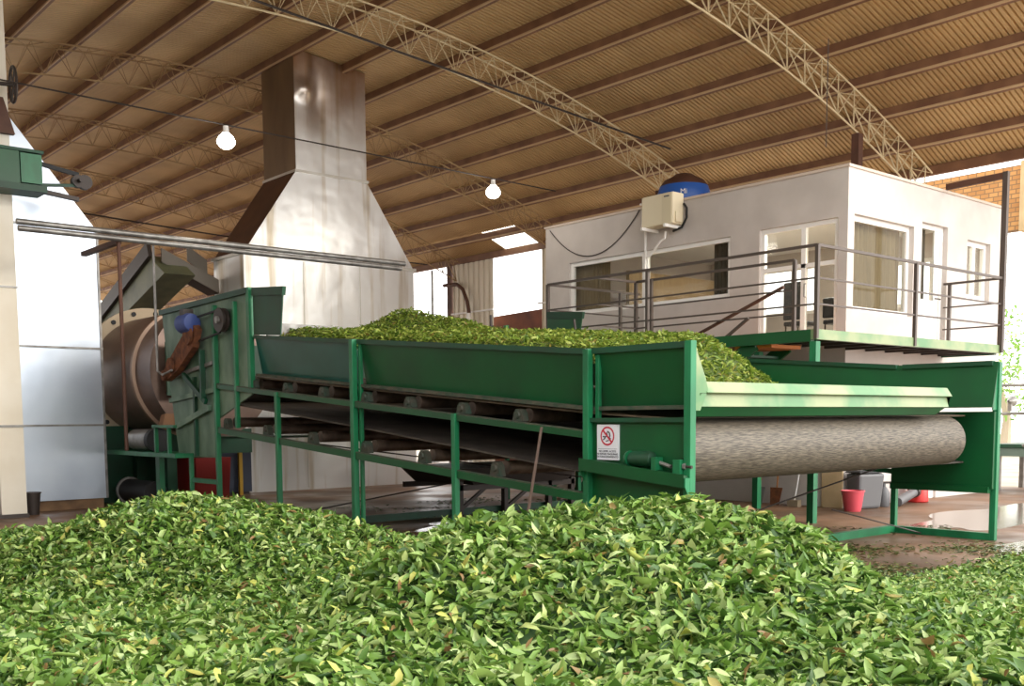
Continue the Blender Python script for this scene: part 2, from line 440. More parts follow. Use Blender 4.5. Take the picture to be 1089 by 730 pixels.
tag(build('rust_barrier', MB().prism([(24.9, 26.7, 0), (24.9, 30.2, 0), (24.9, 30.2, 5.45), (24.9, 26.7, 5.55)], (.12, 0, 0)), REDD if False else mat('rust_brown_sheet', (126, 70, 48), .7, rgb2=(96, 52, 38), scale=2)),
    'rust brown steel panel filling the lower half of the bright opening in the side wall', 'panel')
pole = thing('steel_pole', 'thin grey upright pole in the bright opening beside the chimney', 'pole', (24.2, 32.75, 0))
build('shaft', MB().tube([(24.2, 32.75, .02), (24.2, 32.75, 7.4)], .05, 8), GREYST, pole, smooth=True)
build('foot', B((24.08, 32.63, 0), (24.32, 32.87, .03)), GREYST, pole)
dp = thing('downpipe', 'bent brown and white rain downpipe fixed to the clad side wall', 'pipe', (24.2, 30.5, 0))
build('elbow', MB().tube([(24.2, 32.0, 6.75), (24.2, 31.2, 6.72), (24.2, 30.85, 6.5), (24.2, 30.6, 6.05), (24.2, 30.5, 5.7), (24.2, 30.5, 5.6)], .07, 10), BROWNP, dp, smooth=True)
build('pipe', MB().tube([(24.2, 30.5, 5.6), (24.2, 30.5, 0)], .085, 10), WHITEP, dp, smooth=True)

# neighbouring brick wall past the eave
bw = S('wall_back', B((27, 8.0, 6.35), (27.3, 16, 7.95)), BRICK)
S('trim_4', B((26.9, 6.9, 6.3), (27.4, 11.75, 8.02)), mat('tan_render', (206, 180, 138), .9, rgb2=(186, 160, 120), scale=1.5))
S('trim_5', B((26.9, 6.9, -.02), (27.4, 7.4, 6.3)), WALLP)
S('trim_6', B((26.9, 15.6, -.02), (27.4, 16.1, 6.35)), WALLP)

# ------------------------------------------------------------------ office building
HX, HY, HX1, HY1, HZ = 17.38, 10.68, 23.67, 18.87, 6.28
FZ = 3.115
T = .2
def wall_with_holes(axis, c, a0, a1, z0, z1, holes, th, m):
    """axis 'x': wall in plane x=c running along y; axis 'y': plane y=c running along x"""
    mb = MB()
    A = sorted({a0, a1} | {h[0] for h in holes} | {h[1] for h in holes}); Z = sorted({z0, z1} | {h[2] for h in holes} | {h[3] for h in holes})
    for i in range(len(A) - 1):
        for j in range(len(Z) - 1):
            ca, cz = (A[i] + A[i + 1]) / 2, (Z[j] + Z[j + 1]) / 2
            if any(h[0] < ca < h[1] and h[2] < cz < h[3] for h in holes): continue
            if axis == 'x': mb.box((c, A[i], Z[j]), (c + th, A[i + 1], Z[j + 1]))
            else: mb.box((A[i], c, Z[j]), (A[i + 1], c + th, Z[j + 1]))
    return mb
WIN = (13.34, 18.05, 4.155, 5.375); DOOR = (10.88, 12.63, FZ, 5.40)
RW = (17.6, 19.78, 3.685, 5.46); RD = (20.1, 21.16, FZ, 5.60); RS = (22.03, 23.1, 4.22, 5.45)
def weld_build(name, mb, m):
    import bmesh
    me = bpy.data.meshes.new(name); me.from_pydata(mb.v, [], mb.f)
    bm = bmesh.new(); bm.from_mesh(me); bmesh.ops.remove_doubles(bm, verts=bm.verts, dist=1e-4)
    # drop the inner faces shared by two neighbouring blocks
    bm.to_mesh(me); bm.free(); me.materials.append(m)
    o = bpy.data.objects.new(name, me); link(o); return struct(o)
weld_build('wall_left', wall_with_holes('x', HX, HY, HY1, 0, HZ, [WIN, DOOR], T, WALLP), WALLP)
weld_build('wall_front', wall_with_holes('y', HY, HX + T, HX1, 0, HZ, [RW, RD, RS, (20.05, 20.95, 0, 2.1)], T, WALLP), WALLP)
weld_build('wall_far', wall_with_holes('x', HX1 - T, HY + T, HY1, 0, HZ, [(15.3, 17.6, 4.35, 5.6), (12.2, 13.4, 4.3, 5.4)], T, WALLP), WALLP)
S('wall_rear', B((HX + T, HY1 - T, 0), (HX1 - T, HY1, HZ)), WALLP)
S('office_floor', B((HX + T, HY + T, FZ - .15), (HX1 - T, HY1 - T, FZ)), mat('office_tile', (170, 160, 150), .4))
S('office_ceiling', B((HX + T, HY + T, 5.95), (HX1 - T, HY1 - T, 6.2)), WHITEP)
S('office_roof', B((HX - .03, HY - .03, HZ), (HX1 + .03, HY1 + .03, HZ + .05)), mat('rough_plaster_edge', (206, 190, 176), .9))
S('wall_inner', B((17.9, 16.6, FZ), (22, 16.7, 5.1)), CURT)
S('trim_7', B((HX - .04, 10.66, 0), (HX - .002, 11.1, 1.9)), mat('tan_post_paint', (206, 180, 140), .8, rgb2=(184, 158, 118), scale=2))

def frame_rect(axis, c, a0, a1, z0, z1, w, d):
    mb = MB()
    def bx(p0, p1, q0, q1):
        if axis == 'x': mb.box((c, p0, q0), (c + d, p1, q1))
        else: mb.box((p0, c, q0), (p1, c + d, q1))
    bx(a0, a1, z1 - w, z1); bx(a0, a1, z0, z0 + w); bx(a0, a0 + w, z0 + w, z1 - w); bx(a1 - w, a1, z0 + w, z1 - w)
    return mb
def pane(axis, c, a0, a1, z0, z1):
    if axis == 'x': return B((c, a0, z0), (c + .008, a1, z1))
    return B((a0, c, z0), (a1, c + .008, z1))
def sbox(axis, c, a0, a1, z0, z1, d=.05):
    if axis == 'x': return B((c, a0, z0), (c + d, a1, z1))
    return B((a0, c, z0), (a1, c + d, z1))

# window_1 long office window
o = S('window_1', frame_rect('x', HX + .05, *WIN, .09, .09), WHITEP)
build('mullion', sbox('x', HX + .05, 15.62, 15.78, WIN[2] + .09, WIN[3] - .09, .08), WHITEP, o)
build('glass', pane('x', HX + .1, WIN[0] + .09, 15.62, WIN[2] + .09, WIN[3] - .09), GLASS, o)
build('glass', pane('x', HX + .1, 15.78, WIN[1] - .09, WIN[2] + .09, WIN[3] - .09), GLASS, o)
def pleat(axis, c, a0, a1, z0, z1, n):
    mb = MB(); pts = []
    for i in range(n + 1):
        a = a0 + (a1 - a0) * i / n; h = .035 * (i % 2)
        pts.append((a, h))
    v = []
    for a, h in pts:
        for z in (z0, z1): v.append((c + h, a, z) if axis == 'x' else (a, c + h, z))
    mb.add(v, [(2 * i, 2 * i + 1, 2 * i + 3, 2 * i + 2) for i in range(n)]); return mb
cu = build('vertical_blind', pleat('x', HX + .26, 16.95, 18.1, 4.0, 5.5, 24), CURT); tag(cu, 'tan vertical blind drawn to the left end of the long office window', 'blind')
cu = build('curtain', pleat('x', HX + .26, 13.3, 13.95, 4.0, 5.5, 12), CURTD); tag(cu, 'dark curtain hanging at the right end of the long office window', 'curtain')
# door_1 glazed double door
o = S('door_1', frame_rect('x', HX + .05, *DOOR, .09, .09), WHITEP)
build('transom', sbox('x', HX + .05, DOOR[0] + .09, DOOR[1] - .09, 4.56, 4.64, .08), WHITEP, o)
build('mullion', sbox('x', HX + .05, 11.6, 11.7, FZ + .09, DOOR[3] - .09, .08), WHITEP, o)
for a, b in ((DOOR[0] + .09, 11.6), (11.7, DOOR[1] - .09)):
    build('glass', pane('x', HX + .1, a, b, 4.64, DOOR[3] - .09), GLASS, o)
    build('glass', pane('x', HX + .1, a, b, FZ + .09, 4.56), GLASS, o)
hd = build('handle', MB().tube([(HX, 11.56, 4.0), (HX - .04, 11.56, 4.0), (HX - .04, 11.56, 4.25), (HX, 11.56, 4.25)], .014, 6), GREYST, o)
# window_2 curtained window on the sunlit side
o = S('window_2', frame_rect('y', HY + .1, *RW, .1, .09), WHITEP)
build('glass', pane('y', HY + .14, RW[0] + .1, RW[1] - .1, RW[2] + .1, RW[3] - .1), GLASS, o)
cu = build('vertical_blind', pleat('y', HY + .26, RW[0] - .1, RW[1] - .1, 3.55, 5.55, 26), CURT); tag(cu, 'tan vertical blind closed behind the window nearest the office corner', 'blind')
# door_2 narrow white door
o = S('door_2', frame_rect('y', HY + .1, *RD, .09, .09), WHITEP)
build('lower_panel', sbox('y', HY + .13, RD[0] + .09, RD[1] - .09, FZ + .05, 4.1, .04), WHITEP, o)
build('glass', pane('y', HY + .14, RD[0] + .09, RD[1] - .3, 4.1, RD[3] - .09), GLASS, o)
build('stile', sbox('y', HY + .13, RD[1] - .3, RD[1] - .09, 4.1, RD[3] - .09, .04), WHITEP, o)
build('handle', MB().tube([(RD[1] - .2, HY + .02, 4.12), (RD[1] - .42, HY + .02, 4.12)], .015, 6), DKMETAL, o)
cu = build('curtain', pleat('y', HY + .28, 20.1, 20.75, 4.0, 5.7, 8), CURTD); tag(cu, 'dark curtain behind the glass of the narrow white balcony door', 'curtain')
# window_3 small window
o = S('window_3', frame_rect('y', HY + .1, *RS, .1, .09), WHITEP)
build('mullion', sbox('y', HY + .1, 22.5, 22.6, RS[2] + .1, RS[3] - .1, .08), WHITEP, o)
build('glass', pane('y', HY + .14, RS[0] + .1, 22.5, RS[2] + .1, RS[3] - .1), GLASS, o)
build('glass', pane('y', HY + .14, 22.6, RS[1] - .1, RS[2] + .1, RS[3] - .1), GLASS, o)
# door_3 under the platform, far windows
o = S('door_3', frame_rect('y', HY + .05, 20.05, 20.95, 0.0, 2.1, .1, .09), WHITEP)
build('door_panel', sbox('y', HY + .08, 20.15, 20.85, .1, 2.0, .05), WHITEP, o)
o = S('window_4', frame_rect('x', HX1 - .15, 15.3, 17.6, 4.35, 5.6, .09, .09), WHITEP)
build('mullion', sbox('x', HX1 - .15, 16.0, 16.08, 4.44, 5.51, .08), WHITEP, o)
S('window_5', frame_rect('x', HX1 - .15, 12.2, 13.4, 4.3, 5.4, .09, .09), WHITEP)

# office furniture seen through the glass door
def office_chair(x, y, rz, label, high=0.0):
    t = thing('office_chair', label, 'chair', (x, y, FZ), 'dark chairs inside the glass office door')
    c, s = math.cos(rz), math.sin(rz)
    def R(p): return (x + p[0] * c - p[1] * s, y + p[0] * s + p[1] * c, FZ + p[2])
    def bx(a, b):
        m = MB(); m.box(a, b); m.v = [R(q) for q in m.v]; return m
    build('seat', bx((-.25, -.25, .43), (.25, .25, .52)), BLACK, t, bevel=.03)
    build('backrest', bx((-.27, -.25, .55), (-.2, .25, .95 + high)), BLACK, t, bevel=.03)
    for a in (-.21, .21):
        for b in (-.21, .21):
            build('leg', MB().tube([R((a, b, 0)), R((a, b, .44))], .018, 6), DKMETAL, t)
    return t
office_chair(18.35, 12.3, 0, 'high dark chair at the left edge of the glass office door', .35)
office_chair(18.6, 11.55, 0, 'dark chair backing onto the middle of the glass office door')
office_chair(19.5, 11.45, .2, 'dark chair at the right side of the glass office door, nearest the corner')
cl = thing('ceiling_lamp', 'lit rectangular ceiling lamp inside the office above the glass door', 'lamp', (19.0, 11.9, 5.9))
build('housing', B((18.8, 11.5, 5.88), (19.2, 12.5, 5.95)), DKMETAL, cl)
build('diffuser', B((18.83, 11.53, 5.86), (19.17, 12.47, 5.879)), emit('lamp_diffuser', (255, 246, 226), 6), cl)
al = bpy.data.lights.new('lamp_light', 'AREA'); al.shape = 'RECTANGLE'; al.size = .34; al.size_y = .94; al.energy = 420; al.color = (1, .94, .82)
alo = bpy.data.objects.new('lamp_light', al); link(alo, cl); alo.location = (0, 0, -.05)

# ------------------------------------------------------------------ platform, railings, stairs
PX, PY = 14.56, 9.47
pf = thing('walkway_platform', 'green steel walkway with pipe railings around the raised white office', 'platform', (PX, PY, 0))
build('deck', MB().box((PX + .1, PY + .1, FZ - .05), (21.0, HY - .01, FZ - .01)).box((PX + 1.25, HY - .01, FZ - .05), (HX - .05, 15.8, FZ - .01)), WOOD, pf)
build('edge_beam', B((PX, PY, FZ - .16), (21.1, PY + .1, FZ)), LIPG, pf)
build('edge_beam', B((PX, PY + .1, FZ - .19), (PX + .1, 15.85, FZ)), GREEN, pf)
build('edge_beam', B((21.0, PY + .1, FZ - .19), (21.1, HY - .01, FZ)), GREEN, pf)
build('edge_beam', B((PX + .1, 15.75, FZ - .19), (HX - .05, 15.85, FZ)), GREEN, pf)
for i in range(9):
    x = PX + .7 * (i + 1)
    build('joist', B((x, PY + .1, FZ - .17), (x + .06, HY - .01, FZ - .05)), DKMETAL, pf)
for x, y in ((PX + .06, PY + .06), (16.2, 11.76), (PX + .06, 15.7)):
    build('support_post', B((x - .06, y - .06, 0), (x + .06, y + .06, FZ - .19)), POST, pf)
ZT, ZM, ZL = 4.43, 3.92, 3.51
def rails(p, q, par, zs=(ZT, ZM, ZL), m=None):
    for i, z in enumerate(zs):
        build('handrail' if i == 0 else 'guard_rail', MB().bar((p[0], p[1], z), (q[0], q[1], z), .045 if i == 0 else .028, .045 if i == 0 else .028), m or RAILM, par)
RAILM = mat('railing_brown_grey', (86, 76, 70), .45, metal=.3)
rails((PX, PY), (PX, 15.75), pf); rails((PX, PY), (21.05, PY), pf); rails((21.05, PY), (21.05, HY), pf, (4.43, 3.95, 3.5))
rails((PX, 15.75), (17.3, 15.75), pf)
for x, y, z1 in ((PX, PY, ZT), (PX, 13.05, ZT), (PX, 15.75, ZT), (17.65, PY, ZT), (21.05, 10.55, 4.43), (16.7, 15.75, ZT)):
    build('railing_post', B((x - .03, y - .03, FZ - .15), (x + .03, y + .03, z1)), RAILM, pf)
build('corner_mast', B((21.0, PY - .05, FZ - .15), (21.1, PY + .05, 6.5)), RAILM, pf)
build('awning_arm', MB().bar((21.05, PY, 6.43), (21.05, HY, 6.4), .08, .12), BROWNP, pf)

st = thing('staircase', 'green steel stairs descending behind the conveyor along the office wall', 'stairs', (15.2, 11, 0))
p0, p1 = Vector((15.2, 10.75, FZ - .16)), Vector((15.2, 15.2, .1))
for dx in (-.5, .45):
    build('stringer', MB().bar(p0 + Vector((dx, 0, 0)), p1 + Vector((dx, 0, 0)), .05, .24), GREEN, st)
for i in range(1, 15):
    c = p0.lerp(p1, i / 15)
    build('tread', B((c.x - .48, c.y - .13, c.z - .02), (c.x + .43, c.y + .13, c.z + .02)), GREEND, st)
ob = build('tread', B((14.75, 10.45, 2.88), (15.6, 11.2, 2.94)), ORANGE, st); ob['label'] = 'orange wooden top tread'
rails((15.68, 10.65), (15.68, 14.4), st); rails((PX, 14.36), (15.68, 14.36), st)
for x, y in ((15.68, 10.65), (15.68, 14.36), (15.62, 13.9)):
    build('railing_post', B((x - .03, y - .03, FZ - .1), (x + .03, y + .03, ZT)), RAILM, st)
build('sloping_handrail', MB().bar((15.72, 10.9, 4.0), (15.72, 13.2, 3.15), .05, .05), BROWNP, st)
build('sloping_handrail', MB().bar((14.72, 10.9, 3.4), (14.72, 14.9, .9), .045, .045), RAILM, st)

# ------------------------------------------------------------------ air conditioner, pipe, water tank
ac = thing('air_conditioner', 'ivory outdoor air conditioner unit fixed high on the office wall', 'air conditioner', (17.15, 14.95, 5.7))
build('case', B((16.98, 14.53, 5.77), (17.34, 15.4, 6.42)), IVORY, ac, bevel=.02)
build('side_cover', B((16.97, 14.56, 5.79), (16.98, 14.82, 6.40)), mat('ivory_panel', (216, 204, 172), .45), ac)
build('valve_cover', B((17.05, 14.49, 5.8), (17.25, 14.53, 6.02)), IVORY, ac, bevel=.01)
for y in (14.65, 15.28): build('bracket', B((16.85, y - .025, 5.7), (17.37, y + .025, 5.765)), WHITEP, ac)
build('hose', MB().tube([(17.3, 14.5, 6.2), (17.3, 14.42, 6.1), (17.3, 14.42, 5.9), (17.3, 14.55, 5.72), (17.25, 14.75, 5.66)], .025, 6), BLACK, ac, smooth=True)
for i, z in enumerate((6.33,)): build('badge', B((16.965, 14.62, z), (16.97, 14.76, z + .025)), SIGNK, ac)
dh = tag(build('drain_hose', MB().tube([(17.3, 15.0, 5.7), (17.3, 15.02, 5.55), (17.3, 15.15, 5.5), (17.3, 15.4, 5.25), (17.3, 15.55, 5.2)], .025, 8), WHITEP, smooth=True), 'white drain hose hanging under the air conditioner', 'hose')
cd = tag(build('conduit_pipe', MB().tube([(17.33, 15.75, 6.38), (17.33, 15.62, 6.34), (17.33, 15.6, 6.2), (17.33, 15.6, 3.3)], .025, 8), WHITEP, smooth=True), 'white conduit pipe running down the office wall past the window', 'pipe')
pts = [(17.36, 18.7 - 2.9 * t, 6.22 - 1.05 * 4 * t * (1 - t) * .75 + .05 * t) for t in [i / 20 for i in range(21)]]
tag(build('electric_cable', MB().tube(pts, .012, 5), DKMETAL), 'thin cable looping down across the office wall left of the air conditioner', 'cable')
tk = thing('water_tank', 'blue plastic water tank on the office roof behind the air conditioner', 'water tank', (20.4, 17.1, HZ + .05))
build('tank_body', MB().lathe([(.5, 0), (.58, .04), (.62, .5), (.62, .55), (.66, .62), (.64, .92), (.6, 1.06)], (20.4, 17.1, HZ + .05), 'z', 32), BLUEP, tk, smooth=True)
build('lid', MB().lathe([(.6, 1.06), (.5, 1.2), (.3, 1.3), (.22, 1.36), (.02, 1.37)], (20.4, 17.1, HZ + .05), 'z', 32), BROWNP, tk, smooth=True)

def text_mesh(body, size, m, mw, parent=None, name='lettering', align='CENTER'):
    cu = bpy.data.curves.new(name, 'FONT'); cu.body = body; cu.size = size; cu.align_x = align; cu.align_y = 'CENTER'; cu.extrude = .001
    tmp = bpy.data.objects.new('tmp', cu); COL.objects.link(tmp)
    dg = bpy.context.evaluated_depsgraph_get(); me = bpy.data.meshes.new_from_object(tmp.evaluated_get(dg))
    bpy.data.objects.remove(tmp); me.transform(Matrix.Translation(-origin_of(parent)) @ mw); me.materials.clear(); me.materials.append(m)
    o = bpy.data.objects.new(name, me); return link(o, parent)
def face_mw(c, right, up):
    r = Vector(right).normalized(); u = Vector(up).normalized(); n = r.cross(u)
    return Matrix.Translation(c) @ Matrix((r, u, n)).transposed().to_4x4()
dv = Vector((-.77, -.64, 0))
text_mesh('Mi', .17, WHITEP, face_mw(Vector((20.4, 17.1, 7.16)) + dv * .668 , (.64, -.77, 0), (0, 0, 1)), tk)

# ------------------------------------------------------------------ chimney hood
def hood(name, label, cat, x0, x1, y0, y1, z0, zsh, zfl, tx0, tx1, ztops, m, mtop, seams=(), seamm=None):
    t = thing(name, label, cat, ((x0 + x1) / 2, y0, 0))
    build('lower_box', MB().box((x0, y0, z0), (x1, y1, zsh)), m, t)
    build('flared_hood', MB().hexa([(x0, y0, zsh), (x1, y0, zsh), (x1, y1, zsh), (x0, y1, zsh), (tx0, y0, zfl), (tx1, y0, zfl), (tx1, y1, zfl), (tx0, y1, zfl)]), m, t)
    return t
ch = hood('chimney_hood', 'tall galvanised chimney hood with flared shoulders rising to the roof', 'chimney', 11.33, 16.17, 22.7, 24.3, 0, 5.62, 7.69, 12.76, 14.76, None, CHIM, CHIM)
# stack with a dent near its top left
mb = MB(); nx, nz = 28, 40
def zroof_in(x): return zr(x) - .03
v = []
for j in range(nz + 1):
    for i in range(nx + 1):
        x = 12.76 + 2.0 * i / nx; z = 7.69 + (zroof_in(x) - 7.69) * j / nz
        bump = .16 * math.exp(-((x - 13.02) / .26) ** 2 - ((z - 9.62) / .2) ** 2) - .1 * math.exp(-((x - 13.4) / .22) ** 2 - ((z - 9.45) / .5) ** 2)
        bump += .05 * math.exp(-((x - 13.1) / .15) ** 2 - ((z - 10.2) / .5) ** 2)
        if i in (0, nx): bump = 0
        v.append((x, 22.7 - bump, z))
W = nx + 1
mb.add(v, [(j * W + i, j * W + i + 1, (j + 1) * W + i + 1, (j + 1) * W + i) for j in range(nz) for i in range(nx)])
za, zb2 = zroof_in(12.76), zroof_in(14.76)
mb.add([(12.76, 22.7, 7.69), (12.76, 24.3, 7.69), (12.76, 24.3, za), (12.76, 22.7, za)], [(0, 1, 2, 3)])
mb.add([(14.76, 22.7, 7.69), (14.76, 24.3, 7.69), (14.76, 24.3, zb2), (14.76, 22.7, zb2)], [(0, 1, 2, 3)])
mb.add([(12.76, 24.3, 7.69), (14.76, 24.3, 7.69), (14.76, 24.3, zb2), (12.76, 24.3, za)], [(0, 1, 2, 3)])
build('stack', mb, CHIM, ch, smooth=True)
DKTAN = mat('dark_tan_sheet', (132, 108, 80), .45, metal=.5, rgb2=(104, 82, 58), scale=1.2, stretch=(1, 1, .3))  # left side sheets in darker tan and brown than the front
DKBRN = mat('dark_brown_sheet', (104, 70, 48), .55, metal=.3, rgb2=(84, 56, 40), scale=1.5)
build('stack_side_sheet', MB().add([(12.755, 22.695, 7.7), (12.755, 24.3, 7.7), (12.755, 24.3, za - .01), (12.755, 22.695, za - .01)], [(0, 1, 2, 3)]), DKTAN, ch)
build('flare_side_sheet', MB().add([(11.325, 22.695, 5.63), (11.325, 24.3, 5.63), (12.752, 24.3, 7.69), (12.752, 22.695, 7.69)], [(0, 1, 2, 3)]), DKBRN, ch)
def collar(par, x0, x1, y0, y1, z, m, w=.04, h=.06):
    mb = MB(); mb.box((x0 - w, y0 - w, z - h / 2), (x1 + w, y0, z + h / 2)); mb.box((x0 - w, y1, z - h / 2), (x1 + w, y1 + w, z + h / 2))
    mb.box((x0 - w, y0, z - h / 2), (x0, y1, z + h / 2)); mb.box((x1, y0, z - h / 2), (x1 + w, y1, z + h / 2)); return build('seam_flange', mb, m, par)
collar(ch, 12.76, 14.76, 22.7, 24.3, 7.69, GALV); collar(ch, 11.33, 16.17, 22.7, 24.3, 5.62, GALV, .05, .07)
for x in (12.9, 14.5): build('panel_seam', B((x - .012, 22.685, .05), (x + .012, 22.7, 5.55)), GALV, ch)

# left white hood
h2 = hood('furnace_hood', 'bright galvanised hood with a sloping shoulder behind the cream duct at left', 'hood', 2.6, 7.36, 20.95, 22.5, .2, 5.43, 7.4, 3.9, 5.8, None, GALVW, GALVW)
build('stack', B((3.9, 20.95, 7.4), (5.8, 22.5, zr(4) - .4)), GALVW, h2)
for z in (1.65, 3.15, 5.43): build('seam_flange', B((2.6, 20.925, z - .018), (7.385, 20.95, z + .018)), GREYST, h2)
build('corner_trim', B((7.335, 20.93, .2), (7.375, 20.96, 5.4)), GREYST, h2)
build('plinth', B((2.6, 21.0, 0), (7.3, 22.5, .2)), mat('plinth_board', (150, 118, 84), .8, rgb2=(90, 66, 50), scale=2), h2)
# cream duct column
dc = thing('duct_column', 'cream sheet metal duct column at the left edge rising to the roof', 'duct', (4.6, 19.95, 0))
build('lower_panel', B((5.13, 19.95, .02), (5.56, 21.2 - .3, .98)), CREAMD, dc)
build('middle_panel', B((3.6, 19.95, .98), (5.56, 20.9, 1.64)), CREAMD, dc)
build('upper_panel', B((3.6, 19.95, 1.66), (5.56, 20.9, 9.3)), CREAMD, dc)
build('base_frame', B((3.6, 19.9, 0), (5.58, 20.9, .07)), DKMETAL, dc)
build('seam_flange', B((3.6, 19.93, 1.63), (5.58, 19.95, 1.67)), GREYST, dc)
build('seam_flange', B((3.6, 19.93, 4.1), (5.58, 19.95, 4.13)), GREYST, dc)
# gearbox and shaft
gb = thing('drive_unit', 'green gear drive unit with a belt pulley shaft on the cream duct column', 'gearbox', (5.2, 19.6, 5.8))
build('housing', B((4.2, 19.4, 5.82), (5.55, 19.94, 6.38)), GREEN, gb)
build('end_housing', B((5.57, 19.4, 5.86), (5.92, 19.9, 6.36)), POST, gb)
build('base_channel', B((4.2, 19.36, 5.72), (5.98, 19.94, 5.83)), GREEND, gb)
build('top_flange', B((4.2, 19.37, 6.38), (5.95, 19.93, 6.43)), GREEND, gb)
build('belt', MB().bar((5.95, 19.65, 6.27), (6.62, 19.65, 6.17), .06, .07), BLACK, gb)
build('belt', MB().bar((5.95, 19.65, 5.9), (6.62, 19.65, 5.98), .06, .05), GREEND, gb)
build('arm', MB().bar((5.9, 19.65, 5.8), (6.6, 19.65, 5.73), .1, .07), DKMETAL, gb)
build('pulley', MB().lathe([(.04, -.07), (.11, -.07), (.11, -.03), (.09, 0), (.11, .03), (.11, .07), (.04, .07)], (6.6, 19.65, 6.05), 'y', 20), DKMETAL, gb, smooth=True)
build('shaft', MB().tube([(6.6, 19.45, 6.05), (6.6, 19.85, 6.05)], .035, 8), DKMETAL, gb)
build('guard', MB().lathe([(.04, -.05), (.13, -.05), (.13, .06), (.04, .06)], (6.72, 19.65, 6.05), 'y', 16), DKMETAL, gb)
vw = thing('valve_wheel', 'dark handwheel on a brown bracket at the top of the cream duct column', 'valve', (5.3, 19.8, 7.2))
ring = [(5.55, 19.55 + .2 * math.cos(a), 7.52 + .3 * math.sin(a)) for a in [2 * PI * i / 24 for i in range(25)]]
build('rim', MB().tube(ring, .025, 6, caps=False), DKMETAL, vw, smooth=True)
for k in range(3):
    a = PI * k / 3; build('spoke', MB().bar((5.55, 19.55 + .19 * math.cos(a), 7.52 + .29 * math.sin(a)), (5.55, 19.55 - .19 * math.cos(a), 7.52 - .29 * math.sin(a)), .02, .02, (1, 0, 0)), DKMETAL, vw)
build('stem', MB().tube([(5.2, 19.6, 7.5), (5.58, 19.55, 7.52)], .035, 8), DKMETAL, vw)
build('bracket', MB().prism([(4.9, 19.93, 6.75), (5.62, 19.93, 6.75), (5.45, 19.93, 7.35), (4.9, 19.93, 7.35)], (0, -.12, 0)), BROWNP, vw)
bk = thing('scrap_bucket', 'small dark bucket standing between the cream duct and the white hood', 'bucket', (5.74, 20.4, 0))
build('pail', MB().lathe([(.01, 0), (.11, 0), (.15, .4), (.165, .4), (.165, .42), (.14, .42), (.1, .03), (.01, .03)], (5.78, 20.4, 0), 'z', 16), DKMETAL, bk, smooth=True)
build('handle', MB().tube([(5.78 + .15 * math.cos(a), 20.4, .41 - .12 * math.sin(a)) for a in [PI * i / 10 for i in range(11)]], .01, 5), DKMETAL, bk)

# long pipes crossing high in front of both hoods
pr = thing('pipe_rack', 'pair of long grey pipes running level in front of both metal hoods', 'pipe', (9, 18.5, 4.9))
build('pipe', MB().tube([(5.2, 18.5, 5.02), (12.95, 18.5, 5.02)], .05, 10), GREYST, pr, smooth=True)
build('pipe', MB().tube([(5.2, 18.42, 4.9), (12.8, 18.42, 4.9)], .05, 10), GREYST, pr, smooth=True)
build('hanging_post', MB().tube([(6.87, 18.5, 4.97), (6.87, 18.5, 1.2)], .035, 8), BROWNP, pr, smooth=True)
build('cross_arm', MB().bar((6.87, 18.5, 4.86), (6.87, 20.3, 4.86), .1, .08), BROWNP, pr)
build('drop_pipe', MB().tube([(7.47, 18.46, 4.95), (7.47, 18.46, 2.62), (7.49, 18.3, 2.55), (7.52, 17.95, 2.62)], .022, 6), GREYST, pr, smooth=True)

# ------------------------------------------------------------------ rotary dryer and its neighbours
dr = thing('rotary_dryer', 'brown steel rotary dryer drum with a bolted flange behind the conveyor housing', 'dryer', (8.9, 22, 0))
DX, DZ = 8.95, 2.67
build('drum', MB().lathe([(1.05, 19.35), (1.27, 19.35), (1.27, 27.5), (1.05, 27.5)], (DX, 0, DZ), 'y', 64), DRUMB, dr, smooth=True)
build('rib', MB().lathe([(1.27, 20.08), (1.33, 20.1), (1.33, 20.2), (1.27, 20.22)], (DX, 0, DZ), 'y', 64), RIBM, dr, smooth=True)
fl = build('flange', MB().lathe([(1.27, 22.5), (1.5, 22.5), (1.5, 22.58), (1.27, 22.58)], (DX, 0, DZ), 'y', 64), DRUMR, dr, smooth=False)
for k in range(18):
    a = 2 * PI * (k + .3) / 18
    build('bolt', MB().lathe([(.02, -.04), (.05, -.04), (.05, 0), (.02, 0)], (DX + 1.39 * math.sin(a), 22.5, DZ + 1.39 * math.cos(a)), 'y', 8), BLACK, fl)
build('cradle', B((8.2, 20.1, 1.05), (10.1, 22.05, 1.55)), GREEND, dr)
build('cradle_leg', B((8.3, 20.2, 0), (8.5, 20.4, 1.05)), GREEND, dr)
build('cradle_leg', B((8.3, 21.8, 0), (8.5, 22.0, 1.05)), GREEND, dr)
build('back_plate', B((7.42, 22.1, 0), (10.1, 22.2, 1.62)), GREEND, dr)
bt = thing('black_drum', 'black steel drum lying on its side on the floor under the dryer', 'drum', (8.0, 21.3, 0))
build('shell', MB().lathe([(.05, 19.95), (.24, 19.95), (.24, 21.3), (.05, 21.3)], (7.95, 0, .3), 'y', 24), BLACK, bt, smooth=True)
build('end_ring', MB().lathe([(.2, 21.3), (.28, 21.3), (.28, 21.36), (.2, 21.36)], (7.95, 0, .3), 'y', 24), GREYST, bt, smooth=True)
build('stand', B((7.75, 20.3, 0), (8.15, 20.5, .08)), DKMETAL, bt); build('stand', B((7.75, 20.9, 0), (8.15, 21.1, .08)), DKMETAL, bt)
tag(build('fuel_bin', MB().hexa([(8.7, 19.7, 0), (9.35, 19.7, 0), (9.35, 21.2, 0), (8.7, 21.2, 0), (8.65, 19.65, .98), (9.4, 19.65, .98), (9.4, 21.25, .98), (8.65, 21.25, .98)]), REDD), 'dark red steel bin standing in shadow behind the conveyor legs', 'bin')
fb_ = thing('shade_filler', 'added dark blue-grey cabinet in the shadow beside the chimney base', 'filler', (10.6, 22.9, 0))
BLUEG = mat('shade_blue_grey', (58, 66, 84), .6)  # shade on the chimney's left base side, put into an added dark box
